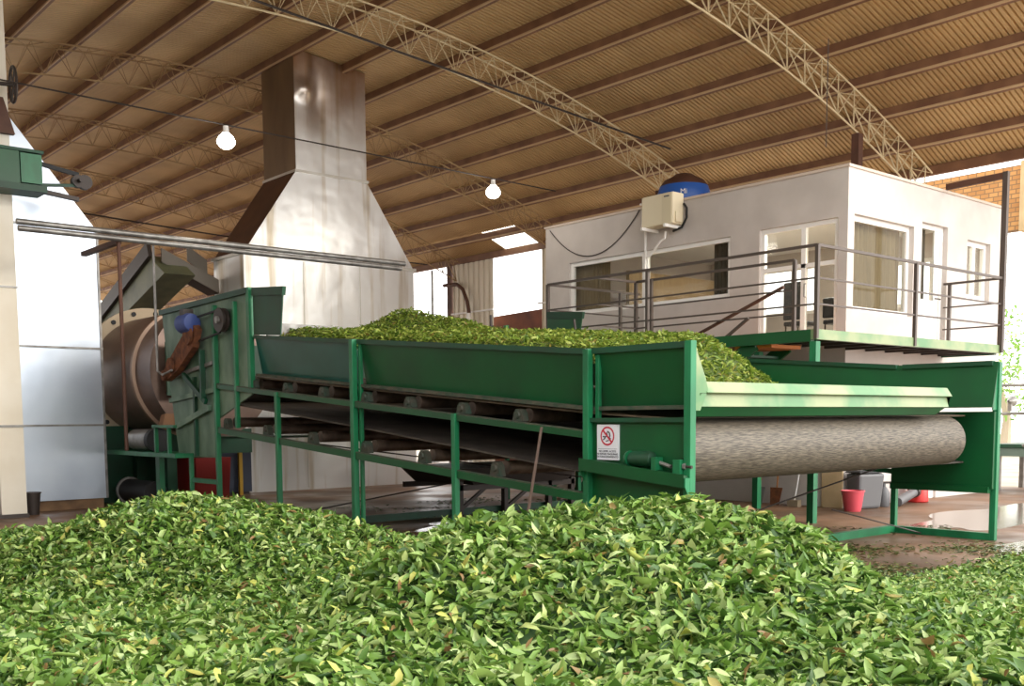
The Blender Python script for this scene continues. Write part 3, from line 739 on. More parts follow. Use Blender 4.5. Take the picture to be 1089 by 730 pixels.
build('filler_body', B((9.95, 22.35, .06), (11.2, 23.6, 1.4)), BLUEG, fb_)
build('filler_base', B((10.0, 22.4, 0), (11.15, 23.55, .06)), DKMETAL, fb_)
build('door', B((10.05, 22.32, .15), (11.1, 22.35, 1.3)), BLUEG, fb_)  # made-up front plate of the same shade filler
yp = tag(build('yellow_post', B((10.8, 22.15, 0), (10.88, 22.23, 1.45)), YELLOW), 'thin yellow post standing beside the chimney base', 'post')
# inclined duct
el = thing('elevator_duct', 'inclined olive elevator duct rising from the dryer to the chimney hood', 'duct', (10, 26, 4))
build('riser', MB().hexa([(9.75, 28.6, 4.15), (10.5, 28.6, 4.15), (10.5, 28.2, 3.75), (9.75, 28.2, 3.75),
                          (9.75, 24.4, 5.6), (10.5, 24.4, 5.6), (10.5, 23.5, 5.1), (9.75, 23.5, 5.1)]), OLIVE, el)
build('top_cover', MB().bar((9.7, 28.7, 4.1), (9.7, 24.2, 5.72), .1, .34), DKMETAL, el)
DG = mat('duct_grey', (112, 104, 92), .5)
build('chute_side', MB().prism([(9.9, 23.98, 5.74), (11.3, 23.98, 5.12), (11.3, 23.98, 4.8), (9.9, 23.98, 5.42)], (0, .04, 0)), DG, el)
build('chute_side', MB().prism([(10.8, 24.6, 5.96), (11.3, 24.6, 5.66), (11.3, 24.6, 5.3), (10.8, 24.6, 5.6)], (0, .04, 0)), DG, el)
build('chute_floor', MB().hexa([(9.95, 24.02, 5.4), (11.3, 24.02, 4.79), (11.3, 24.6, 4.79), (9.95, 24.6, 5.4), (9.95, 24.02, 5.44), (11.3, 24.02, 4.83), (11.3, 24.6, 4.83), (9.95, 24.6, 5.44)]), DKMETAL, el)

# ------------------------------------------------------------------ lamps and overhead cables
def bulb(x, y, z, label):
    t = thing('pendant_bulb', label, 'lamp', (x, y, z - .42), 'lit pendant bulbs')
    build('socket', MB().lathe([(.02, 0), (.05, -.01), (.055, -.1), (.075, -.14), (.06, -.15)], (x, y, z), 'z', 16), WHITEP, t, smooth=True)
    build('globe', MB().lathe([(.06, -.14), (.13, -.2), (.17, -.28), (.165, -.33), (.12, -.39), (.06, -.42), (.01, -.425)], (x, y, z), 'z', 20), BULB, t, smooth=True)
    li = bpy.data.lights.new('bulb_light', 'POINT'); li.energy = 60; li.color = (1, .93, .82); li.shadow_soft_size = .18
    lo = bpy.data.objects.new('bulb_light', li); link(lo, t); lo.location = (0, 0, -.12)
BULB = emit('bulb_glow', (255, 250, 240), 9)
ZC = 7.22
def cab(p, q, sag, r, label, m=None):
    p = Vector(p); q = Vector(q); pts = []
    for i in range(25):
        t = i / 24; c = p.lerp(q, t); c.z -= sag * 4 * t * (1 - t); pts.append(c)
    return tag(build('overhead_cable', MB().tube(pts, r, 5), m or DKMETAL), label, 'cable')
cab((2.4, 18.5, 7.275), (17.36, 18.5, 7.125), .0, .015, 'long dark cable carrying both lit bulbs across the hall')
bulb(8.95, 18.5, 7.2, 'lit white bulb hanging left of the chimney stack')
bulb(15.42, 18.5, 7.13, 'lit white bulb hanging between the chimney and the office')
cab((5.5, 17.2, 9.3), (20.0, 17.2, 8.27), -.0, .024, 'thick dark cable passing high across the chimney top')
cab((6, 28, 7.3), (20.5, 28, 6.75), .1, .022, 'dark cable strung behind the chimney hood')
cab((17.6, 11.3, 8.75), (18.05, 11.6, 6.9), .0, .008, 'thin loose wire hanging from the roof beside the nearest truss')

# ------------------------------------------------------------------ the conveyor feeder
X0, X1 = 7.875, 14.33
cv = thing('conveyor_feeder', 'long green leaf conveyor with sheet metal hopper sides and a mesh belt drum', 'conveyor', (11.1, 11, 0))
def zrim(y): return 2.46 if y <= 7.9 else 2.46 + (y - 7.9) * .0823
def rimbot(y): return zrim(y) - .625
def side_wall(xt, xb, y0, y1, th):
    return MB().hexa([(xb, y0, rimbot(y0)), (xb, y1, rimbot(y1)), (xb + th, y1, rimbot(y1)), (xb + th, y0, rimbot(y0)),
                      (xt, y0, zrim(y0)), (xt, y1, zrim(y1)), (xt + th, y1, zrim(y1)), (xt + th, y0, zrim(y0))])
segs = [(6.52, 7.83), (7.93, 12.42), (12.54, 15.5)]
for i, (a, b) in enumerate(segs):
    build('hopper_side', side_wall(X0 + .02, X0 + .14, a, b, .02), TEALS if False else (GREEN if i < 2 else mat('sheen_green_sheet', (34, 92, 84), .35, rgb2=(22, 76, 62), scale=.9)), cv)  # rear panel: reflected-light sheen put into its blue-green colour
    build('hopper_side', side_wall(X1 - .02, X1 - .16, 6.455 if i == 0 else a - .1, b, .02), GREEN, cv)
    for xx in (X0 - .01, X1 - .07):
        build('rim_flange', MB().hexa([(xx, a, zrim(a) - .05), (xx + .09, a, zrim(a) - .05), (xx + .09, b, zrim(b) - .05), (xx, b, zrim(b) - .05),
                                       (xx, a, zrim(a) + .012), (xx + .09, a, zrim(a) + .012), (xx + .09, b, zrim(b) + .012), (xx, b, zrim(b) + .012)]), GREEND, cv)
    build('lower_flange', MB().hexa([(X0 + .02, a, rimbot(a) - .02), (X0 + .16, a, rimbot(a) - .02), (X0 + .16, b, rimbot(b) - .02), (X0 + .02, b, rimbot(b) - .02),
                                     (X0 + .02, a, rimbot(a) + .02), (X0 + .16, a, rimbot(a) + .02), (X0 + .16, b, rimbot(b) + .02), (X0 + .02, b, rimbot(b) + .02)]), DUSTY, cv)
def post(x, y, z1, w=.085, z0=0.0, name='post', m=None):
    build(name, B((x - w / 2, y - w / 2, z0), (x + w / 2, y + w / 2, z1)), m or POST, cv, bevel=.006)
# left row
post(X0 - .03, 6.48, 2.47); post(X0 - .03, 7.87, 2.46, .08); post(X0 + .04, 7.78, 2.40, .05)
post(X0 - .05, 10.16, 1.80, .075); post(X0 - .04, 12.48, 2.84, .085); post(X0 + .03, 12.4, 2.8, .05)
post(X0 - .05, 14.68, 2.16, .075); post(X0 - .04, 16.85, 3.68, .08); post(X0 - .03, 16.1, 3.68, .07, 1.6); post(X0 - .04, 17.98, 1.08, .07)
# right row
post(X1 + .03, 6.48, 2.45); post(X1 + .02, 7.95, 2.46, .08)
for y in (12.48, 14.68, 16.85): post(X1 + .04, y, zrim(y) - .1 if y < 16 else 3.68)
# rails
def zu(y): return 1.58 + (y - 7.94) * .0845
def zl(y): return .904 + (y - 7.94) * .076
for xx, sgn in ((X0 - .02, 1), (X1 + .02, -1)):
    build('upper_rail', MB().bar((xx, 7.9, zu(7.9)), (xx, 16.85, zu(16.85)), .07, .06), DUSTY if sgn > 0 else POST, cv)
    build('lower_rail', MB().bar((xx, 7.9, zl(7.9)), (xx, 16.85, zl(16.85)), .07, .07), DUSTY if sgn > 0 else POST, cv)
build('rail_lip', MB().bar((X0 - .055, 7.9, zu(7.9) - .02), (X0 - .055, 16.85, zu(16.85) - .02), .012, .07), GREEN, cv)
build('rail_lip', MB().bar((X0 - .055, 7.9, zl(7.9) - .02), (X0 - .055, 16.85, zl(16.85) - .02), .012, .09), GREEN, cv)
# rollers
for lst, zf, dz in (((9.03, 10.09, 11.22, 12.25, 13.41, 14.49, 15.6), zu, .1), ((9.45, 10.92, 12.28, 13.75, 15.17, 16.6), zl, .13)):
    for y in lst:
        z = zf(y) + dz
        rl = build('idler_roller', MB().tube([(X0 + .16, y, z), (X1 - .12, y, z)], .085, 14), ROLL, cv, smooth=True)
        build('bearing_block', MB().prism([(X0 - .01, y - .1, zf(y) + .03), (X0 - .01, y + .1, zf(y) + .03), (X0 - .01, y + .07, z + .03), (X0 - .01, y + .03, z + .07), (X0 - .01, y - .03, z + .07), (X0 - .01, y - .07, z + .03)], (.09, 0, 0)), BEARM, rl)
        build('axle_cap', MB().lathe([(.02, 0), (.045, 0), (.035, -.02), (.02, -.02)], (X0 - .01, y, z), 'x', 12), BEARM, rl, smooth=True)
# belt
def strip(path, x0, x1, th):
    mb = MB(); v = []
    for y, z in path: v += [(x0, y, z), (x1, y, z), (x1, y, z - th), (x0, y, z - th)]
    f = []
    for i in range(len(path) - 1):
        for k in range(4): f.append((4 * i + k, 4 * i + (k + 1) % 4, 4 * i + 4 + (k + 1) % 4, 4 * i + 4 + k))
    f += [(0, 1, 2, 3), (4 * len(path) - 1, 4 * len(path) - 2, 4 * len(path) - 3, 4 * len(path) - 4)]
    return mb.add(v, f)
DY, DZc, DR = 6.86, 1.40, .325
build('belt_top_run', strip([(6.86, 1.735), (7.9, rimbot(7.9) - .04), (15.6, rimbot(15.6) - .04)], X0 + .1, X1 - .1, .02), BELT, cv)
build('belt_return_run', strip([(6.86, 1.09), (8.3, 1.18), (12.48, 1.62), (17.0, 2.06)], X0 + .1, X1 - .1, .02), BELTD, cv)
build('front_drum', MB().lathe([(.02, X0 + .1), (DR, X0 + .1), (DR, 13.6), (.02, 13.6)], (0, DY, DZc), 'x', 96), MESHB, cv, smooth=True)
build('rear_drum', MB().lathe([(.02, X0 + .3), (.25, X0 + .3), (.25, X1 - .3), (.02, X1 - .3)], (0, 17.0, 2.27), 'x', 32), BELTD, cv, smooth=True)
# front lip
def profx(prof, xa, xb, th=.015):
    p = [(y, z) for y, z in prof]
    poly = [(xa, y, z) for y, z in p] + [(xa, y + th, z - th * .3) for y, z in reversed(p)]
    return MB().prism(poly, (xb - xa, 0, 0))
build('front_lip', profx([(6.62, 2.085), (6.52, 2.085), (6.45, 1.977)], X0 + .2, 13.02), LIPG, cv)
build('front_lip_fold', profx([(6.45, 1.972), (6.50, 1.966), (6.475, 1.84)], X0 + .1, 12.98), LIPG, cv)
build('front_beam', MB().hexa([(X0 + .06, 6.56, 1.742), (12.8, 6.56, 1.742), (12.8, 6.62, 1.742), (X0 + .06, 6.62, 1.742), (X0 + .06, 6.49, 1.842), (12.95, 6.49, 1.842), (12.95, 6.58, 1.842), (X0 + .06, 6.58, 1.842)]), GREEN, cv)
build('front_gusset', MB().prism([(X0, 6.46, 2.46), (X0 + .18, 6.46, 2.12), (X0 + .22, 6.46, 2.0), (X0 + .1, 6.46, 1.8), (X0, 6.46, 1.8)], (0, .015, 0)), LIPG, cv)
build('front_gusset', MB().prism([(X1, 6.46, 2.44), (X1 + .05, 6.46, 2.44), (X1 + .05, 6.46, 1.8), (X1 - .13, 6.46, 1.8)], (0, .015, 0)), POST, cv)
# side plates of the front section
build('side_plate', B((X0 + .01, 6.52, .6), (X0 + .03, 7.84, 1.70)), GREEN, cv)
build('plate_flange', B((X0 - .04, 6.5, 1.69), (X0 + .05, 7.86, 1.735)), GREEND, cv)
build('side_plate', B((X1 - .08, 6.46, .72), (X1 - .02, 7.93, 1.78)), GREEN, cv)
build('plate_flange', B((X1 - .12, 6.5, .66), (X1 - .02, 7.95, .75)), GREEN, cv)
build('base_beam', B((X1 - .02, 6.5, 0), (X1 + .06, 7.95, .1)), POST, cv)
build('base_beam', B((X0, 7.9, 0), (X1, 7.99, .11)), POST, cv)
build('base_beam', B((X0, 14.64, 0), (X1, 14.74, .12)), GREEND, cv)
build('brace_rod', MB().tube([(X0 + .3, 15.0, .2), (X1 - .2, 12.6, 1.25)], .012, 5), DKMETAL, cv)
build('brace_rod', MB().tube([(X0 + .3, 15.0, 1.4), (X1 - .2, 12.6, .5)], .012, 5), DKMETAL, cv)
build('brace_rod', MB().tube([(X0 + .1, 7.93, .1), (X1, 7.93, 1.05)], .012, 5), DKMETAL, cv)
build('brace_rod', MB().tube([(X1 - 2.2, 7.6, .5), (X1, 7.5, .02)], .01, 5), DKMETAL, cv)
# motor shelf
def zs(y): return 1.175 + (y - 6.46) * .088
sh = build('motor_shelf', MB().hexa([(X0 - .13, 6.46, zs(6.46) - .02), (X0, 6.46, zs(6.46) - .02), (X0, 7.9, zs(7.9) - .02), (X0 - .13, 7.9, zs(7.9) - .02),
                                (X0 - .13, 6.46, zs(6.46)), (X0, 6.46, zs(6.46)), (X0, 7.9, zs(7.9)), (X0 - .13, 7.9, zs(7.9))]), GREEN, cv)
build('shelf_edge', MB().hexa([(X0 - .14, 6.46, zs(6.46) - .12), (X0 - .13, 6.46, zs(6.46) - .12), (X0 - .13, 7.9, zs(7.9) - .12), (X0 - .14, 7.9, zs(7.9) - .12),
                               (X0 - .14, 6.46, zs(6.46) + .01), (X0 - .13, 6.46, zs(6.46) + .01), (X0 - .13, 7.9, zs(7.9) + .01), (X0 - .14, 7.9, zs(7.9) + .01)]), GREEN, sh)
for y in (6.44, 7.88):
    build('gusset', MB().prism([(X0 - .14, y, zs(y) - .02), (X0, y, zs(y) - .02), (X0, y, zs(y) - .3), (X0 - .03, y, zs(y) - .3), (X0 - .14, y, zs(y) - .11)], (0, .015, 0)), POST, sh)
mx = X0 - .045
mo = build('drive_motor', MB().lathe([(.02, 7.24), (.06, 7.23), (.075, 7.2), (.08, 7.0), (.07, 6.94), (.03, 6.92)], (mx, 0, zs(7.1) + .09), 'y', 24), GREEND, cv, smooth=True)
build('fan_cover', MB().lathe([(.02, 7.31), (.05, 7.3), (.075, 7.27), (.08, 7.24), (.02, 7.24)], (mx, 0, zs(7.1) + .09), 'y', 20), POST, mo, smooth=True)
build('mounting_bracket', B((mx - .07, 6.84, zs(6.9)), (mx + .04, 6.9, zs(6.9) + .13)), POST, cv)
build('drive_shaft', MB().tube([(mx, 6.92, zs(7.1) + .075), (mx, 6.7, zs(7.1) + .02)], .02, 8), GREYST, cv, smooth=True)
tb = build('tension_block', B((mx - .07, 6.53, zs(6.6)), (mx + .04, 6.62, zs(6.6) + .14)), POST, cv)
build('tension_screw', MB().tube([(mx - .02, 6.66, zs(6.6) + .08), (mx - .02, 6.42, zs(6.6) + .07)], .016, 8), DKMETAL, tb)
build('nut', MB().lathe([(.01, 6.52), (.035, 6.52), (.035, 6.49), (.01, 6.49)], (mx - .02, 0, zs(6.6) + .075), 'y', 6), GREYST, tb)
# rear housing
hs = build('rear_housing', MB().prism([(X0, 15.62, 3.84), (X0, 19.17, 3.76), (X0, 18.93, 2.51), (X0, 18.6, 1.08), (X0, 17.0, 1.08), (X0, 16.9, 1.75), (X0, 15.62, 2.15)], (.03, 0, 0)), TEAL, cv)
build('rear_housing', MB().prism([(X1 - .03, 17.2, 3.7), (X1 - .03, 19.17, 3.8), (X1 - .03, 18.6, 1.08), (X1 - .03, 17.0, 1.08), (X1 - .03, 15.62, 2.15), (X1 - .03, 15.62, 3.15), (X1 - .03, 17.1, 3.15)], (.03, 0, 0)), GREEND, cv)
build('housing_back', B((X0 + .03, 19.1, 2.2), (X1 - .03, 19.16, 3.2)), GREEND, cv)
build('housing_shelf', B((X0 + .05, 17.2, 1.4), (X1 - .05, 18.6, 1.44)), GREEND, cv)
build('housing_rim', MB().bar((X0 - .02, 15.62, 3.82), (X0 - .02, 19.2, 3.74), .06, .09), GREEND, cv)
build('housing_stiffener', B((X0 - .05, 15.55, 2.2), (X0 + .03, 15.65, 3.86)), POST, cv)
build('housing_stiffener', MB().bar((X0 - .03, 18.93, 2.5), (X0 - .03, 16.95, 2.72), .05, .06), GREYST, cv)
build('housing_stiffener', MB().bar((X0 - .03, 18.85, 2.1), (X0 - .03, 16.95, 2.25), .05, .08), TEAL, cv)
build('housing_stiffener', MB().bar((X0 - .03, 17.75, 1.1), (X0 - .03, 17.75, 2.5), .07, .06, (1, 0, 0)), GREEND, cv)
build('housing_stiffener', MB().bar((X0 - .05, 18.5, 1.62), (X0 - .05, 17.1, 1.95), .08, .1), TEAL, cv)
build('inspection_door', B((X0 - .02, 16.95, 1.12), (X0, 17.6, 2.05)), TEAL, cv)
for xx in (X0, X1 - .02):
    build('hopper_flap', MB().prism([(xx, 14.5, 3.76), (xx, 15.5, 3.84), (xx, 15.5, 3.1), (xx, 14.62, 3.04)], (.02, 0, 0)), GREEND if xx < 9 else GREEN, cv)
    build('flap_fold', MB().prism([(xx - .02, 14.47, 3.77), (xx - .02, 15.5, 3.85), (xx - .02, 15.5, 3.72), (xx - .02, 14.5, 3.64)], (.06, 0, 0)), GREEND, cv)
build('back_bar', B((X0 + .2, 15.4, 3.02), (X0 + 1.6, 15.46, 3.3)), GREYST, cv)
# drive of the rear housing
cg = build('chain_guard', MB().prism([(X0 - .2, 17.45, 3.45), (X0 - .2, 18.1, 3.05), (X0 - .2, 18.75, 2.62), (X0 - .2, 18.62, 2.45), (X0 - .2, 18.1, 2.62), (X0 - .2, 17.4, 3.0), (X0 - .2, 17.25, 3.3)], (.12, 0, 0)), RUSTY, cv)
for y, z, r in ((17.5, 3.22, .17), (18.3, 2.72, .14), (18.6, 2.55, .09)):
    build('sprocket', MB().lathe([(.03, -.26), (r, -.26), (r, -.22), (.03, -.22)], (X0, y, z), 'x', 18), RUSTY, cg, smooth=True)
gm = build('gear_motor', MB().lathe([(.04, 17.35), (.15, 17.37), (.17, 17.45), (.17, 17.75), (.1, 17.82)], (X0 - .2, 0, 3.42), 'y', 20), BLUEM, cv, smooth=True)
build('terminal_box', B((X0 - .3, 17.5, 3.55), (X0 - .12, 17.68, 3.66)), DKMETAL, gm)
pl = build('belt_pulley', MB().lathe([(.04, -.16), (.2, -.16), (.2, -.12), (.16, -.1), (.2, -.08), (.2, -.04), (.04, -.04)], (X0, 16.45, 3.4), 'x', 22), DKMETAL, cv, smooth=True)
build('hub', MB().lathe([(.02, -.2), (.06, -.2), (.06, -.16), (.02, -.16)], (X0, 16.45, 3.4), 'x', 12), GREYST, pl, smooth=True)
build('drive_belt', MB().bar((X0 - .1, 16.5, 3.58), (X0 - .1, 17.4, 3.52), .03, .03), BLACK, cv)
build('drive_belt', MB().bar((X0 - .1, 16.5, 3.2), (X0 - .1, 17.4, 3.1), .03, .03), BLACK, cv)
build('motor_arm', MB().bar((X0 - .08, 18.1, 2.55), (X0 - .08, 17.2, 2.05), .06, .09), GREEND, cv)
build('motor_arm', MB().bar((X0 - .08, 17.3, 2.1), (X0 - .08, 17.3, 2.95), .06, .09, (1, 0, 0)), GREEND, cv)
# side bench with its motor
bench = build('motor_bench', B((X0 - .35, 17.95, 1.06), (X0 + .2, 21.4, 1.14)), POST, cv)
for y in (18.25, 18.85): build('bench_upright', B((X0 - .34, y, 1.14), (X0 - .28, y + .06, 1.62)), POST, bench)
build('bench_top_bar', B((X0 - .34, 18.0, 1.6), (X0 - .28, 19.0, 1.65)), POST, bench)
build('bench_leg', B((X0 - .1, 19.3, 0), (X0, 19.48, 1.06)), POST, bench)
bm_ = build('bench_motor', MB().lathe([(.05, 19.3), (.2, 19.3), (.21, 19.5), (.21, 20.3), (.17, 20.45), (.05, 20.5)], (X0 - .12, 0, 1.36), 'y', 24), GREYST, cv, smooth=True)
build('end_cover', MB().lathe([(.19, 19.24), (.23, 19.24), (.23, 19.4), (.19, 19.4)], (X0 - .12, 0, 1.36), 'y', 24), BLACK, bm_, smooth=True)
tag(build('cardboard_sheet', MB().hexa([(X0 - .1, 19.08, 1.62), (X0 + .2, 19.08, 1.62), (X0 + .2, 19.3, 1.61), (X0 - .1, 19.3, 1.61), (X0 - .05, 19.06, 1.86), (X0 + .2, 19.06, 1.86), (X0 + .2, 19.25, 1.84), (X0 - .05, 19.25, 1.84)]), mat('cardboard', (130, 96, 70), .9)), 'brown cardboard box lying on the motor of the side bench', 'box')
build('cross_step', B((X0 - .06, 16.9, .62), (X0, 17.98, .7)), POST, cv)

# warning sign
sx = X0 - .012
sg = thing('warning_sign', 'white prohibition sign with a red crossed circle on the green side plate', 'sign', (sx, 7.6, 1.3))
yl, yr_, zt0, zb0 = 7.745, 7.44, 1.665, 1.295
build('board', B((sx - .004, yr_, zb0), (sx + .02, yl, zt0)), SIGNW, sg)
cyy, czz, R1 = (yl + yr_) / 2, 1.545, .1
def ring_mesh(c, r0, r1, n=40):
    v = []
    for k in range(n):
        a = 2 * PI * k / n
        for r in (r0, r1): v.append((sx - .006, c[0] + r * math.cos(a), c[1] + r * math.sin(a)))
    mb = MB(); mb.add(v, [(2 * k, 2 * k + 1, (2 * k + 3) % (2 * n), (2 * k + 2) % (2 * n)) for k in range(n)]); return mb
build('red_ring', ring_mesh((cyy, czz), .082, .1), SIGNR, sg)
def lam(p, q, w, dx=.007): return MB().bar((sx - dx, p[0], p[1]), (sx - dx, q[0], q[1]), .002, w, (0, -(q[1] - p[1]), q[0] - p[0]))
k7 = .086 * .7071
build('red_slash', lam((cyy + k7, czz + k7), (cyy - k7, czz - k7), .018, .0085), SIGNR, sg)
pic = MB()
for p, q, w in (((.0, .05), (-.03, .035), .013), ((-.03, .035), (-.04, .0), .013), ((-.04, 0), (-.02, -.025), .012), ((.065, -.005), (.03, -.01), .012), ((.03, -.01), (0, .005), .012), ((.06, -.04), (.03, -.02), .012), ((.02, -.055), (-.02, -.045), .01), ((.01, .04), (0, .0), .012), ((0, 0), (-.05, -.03), .01)):
    m_ = lam((cyy + p[0], czz + p[1]), (cyy + q[0], czz + q[1]), w); pic.add(m_.v, m_.f)
build('pictogram', pic, SIGNK, sg)
for i, tx in enumerate(('NO LIMPIE, ACEITE', 'NI REPARE MAQUINAS', 'EN FUNCIONAMIENTO')):
    text_mesh(tx, .0295, SIGNK, face_mw(Vector((sx - .0055, cyy, 1.385 - .029 * i)), (0, -1, 0), (0, 0, 1)), sg)
build('text_border', B((sx - .0052, yr_ + .015, 1.41), (sx - .004, yl - .015, 1.413)), SIGNK, sg)
# leaning stick
tag(build('wooden_stick', MB().tube([(X0 - .12, 8.5, 1.64), (X0 - .3, 8.7, 0)], .018, 8, radii=[.016, .02]), mat('stick', (112, 92, 82), .7), smooth=True), 'thin stick leaning against the upper rail of the conveyor near the sign', 'stick')

# ------------------------------------------------------------------ leaves
FW = np.array([.653, .757]); RT = np.array([.757, -.653])
def interp(x, xs, ys): return np.interp(x, xs, ys)
def sm(a, b, x):
    t = np.clip((x - a) / (b - a), 0, 1); return t * t * (3 - 2 * t)
def pile_h(u, v):
    crA = interp(u, [-7.5, -6, -4.6, -4.22, -3.79, -3.36, -3.02, -2.6, -2.17, -1.74, -1.4, -1.1, -.8, -.3, .3], [.35, .55, .68, .74, .85, .99, 1.06, 1.03, .935, .81, .72, .665, .62, .35, 0])
    crB = interp(u, [-2.2, -1.7, -1.2, -.9, -.64, -.36, -.02, .31, .54, .99, 1.44, 1.72, 1.9, 2.02, 2.3, 2.7, 3.2], [0, .3, .55, .78, .96, 1.09, 1.17, 1.195, 1.2, 1.17, 1.12, 1.05, .96, .86, .6, .4, .25])
    dA = v - 9.4; gA = np.exp(-(dA / np.where(dA > 0, .9, 1.7)) ** 2)
    vB = 6.2 + .15 * np.sin(u * 1.3); dB = v - vB; gB = np.exp(-(dB / np.where(dB > 0, 1.0, 1.9)) ** 2)
    edge = np.minimum(np.where(u < 1.5, 9.2, 9.2 + 3.8 * sm(1.5, 3.0, u)), np.where(u > 1.5, (5.6 + .653 * u) / .757, 99)) * (1 - .25 * sm(6.5, 9.5, u))
    base = .55 * (1 - sm(4.0, 11.0, v)) + .06
    base = base * (1 - sm(edge - .9, edge + .5, v))
    a = crA * gA; b = crB * gB
    k = 9.0
    z = np.log(np.exp(k * a) + np.exp(k * b) + np.exp(k * base) - 2) / k
    z = z + .045 * np.sin(3.1 * u + 1.7 * v) * np.sin(2.3 * v - u) * np.minimum(1, z * 3) + .03 * np.sin(7 * u + 2 * v) * np.sin(6 * v) * np.minimum(1, z * 3)
    z = z * (1 - sm(.62 * v + .6, .62 * v + 1.6, np.abs(u)))
    return np.maximum(z, 0)

LV = np.array([(0, 0, 0), (.30, -.5, .05), (.30, 0, 0), (.30, .5, .05), (.66, -.42, .04), (.66, 0, -.01), (.66, .42, .04), (1, 0, -.05)])
LF = [(0, 1, 2), (0, 2, 3), (1, 4, 5, 2), (2, 5, 6, 3), (4, 7, 5), (5, 7, 6)]
def leaf_mesh(pos, length, width, tilt, curl=.5):
    """arrays of vertices and faces for many separate leaves"""
    n = len(pos)
    yawv = rng.uniform(0, 2 * PI, n); pitch = rng.normal(0, tilt, n); rl = rng.normal(0, tilt, n)
    cy_, sy_ = np.cos(yawv), np.sin(yawv)
    d = np.stack([cy_ * np.cos(pitch), sy_ * np.cos(pitch), np.sin(pitch)], 1)
    sd = np.stack([-sy_, cy_, np.zeros(n)], 1); up = np.cross(d, sd)
    s2 = sd * np.cos(rl)[:, None] + up * np.sin(rl)[:, None]; u2 = np.cross(d, s2)
    cl = rng.normal(0, curl, n)
    t = LV[:, 0][None, :] - .4
    bend = cl[:, None] * (LV[:, 0][None, :] - .5) ** 2
    V = pos[:, None, :] + (t * length[:, None])[..., None] * d[:, None, :] + (LV[:, 1][None, :] * width[:, None])[..., None] * s2[:, None, :] \
        + ((LV[:, 2][None, :] * rng.uniform(.5, 3, n)[:, None] + bend) * length[:, None])[..., None] * u2[:, None, :]
    return V.reshape(-1, 3)
def stuff_object(name, m, leafV, base=None, base_m=None, stems=None, loc=(0, 0, 0)):
    nl = len(leafV) // 8
    loops = np.array([i for f in LF for i in f]); sizes = np.array([len(f) for f in LF])
    L = (loops[None, :] + 8 * np.arange(nl)[:, None]).ravel(); Sz = np.tile(sizes, nl)
    V = leafV
    if base is not None:
        bv, bf = base
        L = np.concatenate([L, bf.ravel() + len(V)]); Sz = np.concatenate([Sz, np.full(len(bf), 4)]); V = np.concatenate([V, bv])
    V = V - np.array(loc)
    me = bpy.data.meshes.new(name)
    me.vertices.add(len(V)); me.vertices.foreach_set('co', V.astype(np.float32).ravel())
    me.loops.add(len(L)); me.loops.foreach_set('vertex_index', L.astype(np.int32))
    me.polygons.add(len(Sz)); st_ = np.concatenate([[0], np.cumsum(Sz)[:-1]])
    me.polygons.foreach_set('loop_start', st_.astype(np.int32)); me.polygons.foreach_set('loop_total', Sz.astype(np.int32))
    me.materials.append(m)
    if base_m is not None and base is not None:
        me.materials.append(base_m); mi = np.zeros(len(Sz), np.int32); mi[len(Sz) - len(base[1]):] = 1; me.polygons.foreach_set('material_index', mi)
    me.update(calc_edges=True); me.validate()
    o = bpy.data.objects.new(name, me); link(o); o.location = loc; return o
UNDER = mat('packed_leaves', (34, 62, 26), .9, rgb2=(58, 84, 36), scale=30)
# base surface of the pile (grid in world x/y)
def grid_base(xs, ys, hf, cut):
    X, Y = np.meshgrid(xs, ys); Z = hf(X, Y); idx = np.arange(X.size).reshape(X.shape)
    q = np.stack([idx[:-1, :-1], idx[:-1, 1:], idx[1:, 1:], idx[1:, :-1]], -1).reshape(-1, 4)
    zz = Z.ravel(); keep = (zz[q].max(1) > cut)
    V = np.stack([X.ravel(), Y.ravel(), zz], 1); q = q[keep]
    used = np.unique(q); mp_ = -np.ones(len(V), int); mp_[used] = np.arange(len(used)); return V[used], mp_[q]
def pile_xy(X, Y):
    return pile_h(X * RT[0] + Y * RT[1], X * FW[0] + Y * FW[1])
def pile_base(X, Y):
    vv = X * FW[0] + Y * FW[1]
    return np.where(vv < 2.7, 0, np.maximum(pile_xy(X, Y) - .035, 0.002))
NL = 150000
u_ = []; v_ = []
while sum(map(len, u_)) < NL:
    v = 2.6 + (13.4 - 2.6) * rng.random(NL) ** .85; u = rng.uniform(-1, 1, NL) * (.62 * v + 1.6)
    X = u * RT[0] + v * FW[0]; Y = u * RT[1] + v * FW[1]
    z = pile_h(u, v)
    ok = (z > .02) & (rng.random(NL) < np.clip(v / 7.5, .25, 1) * np.clip(z * 8, .12, 1)) & ~((X > X0 - .5) & (X < X1 + .5) & (Y > 6.2) & (z < .2) & (u < 2.6))
    u_.append(u[ok]); v_.append(v[ok])
u = np.concatenate(u_)[:NL]; v = np.concatenate(v_)[:NL]
X = u * RT[0] + v * FW[0]; Y = u * RT[1] + v * FW[1]; Z = pile_h(u, v)
pos = np.stack([X, Y, np.maximum(Z + rng.normal(.0, .022, NL), .012)], 1)
ln = np.clip(rng.normal(.088, .024, NL), .04, .15)
flat = (Z < .12)
lv = leaf_mesh(pos, ln, ln * rng.uniform(.24, .43, NL), .62)
ns = 1500
k_ = rng.choice(NL, ns); sl = rng.uniform(.1, .24, ns)
lv = np.concatenate([lv, leaf_mesh(pos[k_] + np.array([0, 0, .02]), sl, sl * 0 + .007, .4, .4)])
lv[:, 2] = np.maximum(lv[:, 2], .004)
gx = np.arange(-5.4, 14.6, .09); gy = np.arange(-5.6, 13.4, .09)
pb = stuff_object('tea_leaf_pile', LEAF, lv, grid_base(gx, gy, pile_base, .03), UNDER, loc=(4.5, 5.5, 0))
tag(pb, 'large heap of fresh green tea leaves on the floor in the foreground', 'leaf pile', kind='stuff')

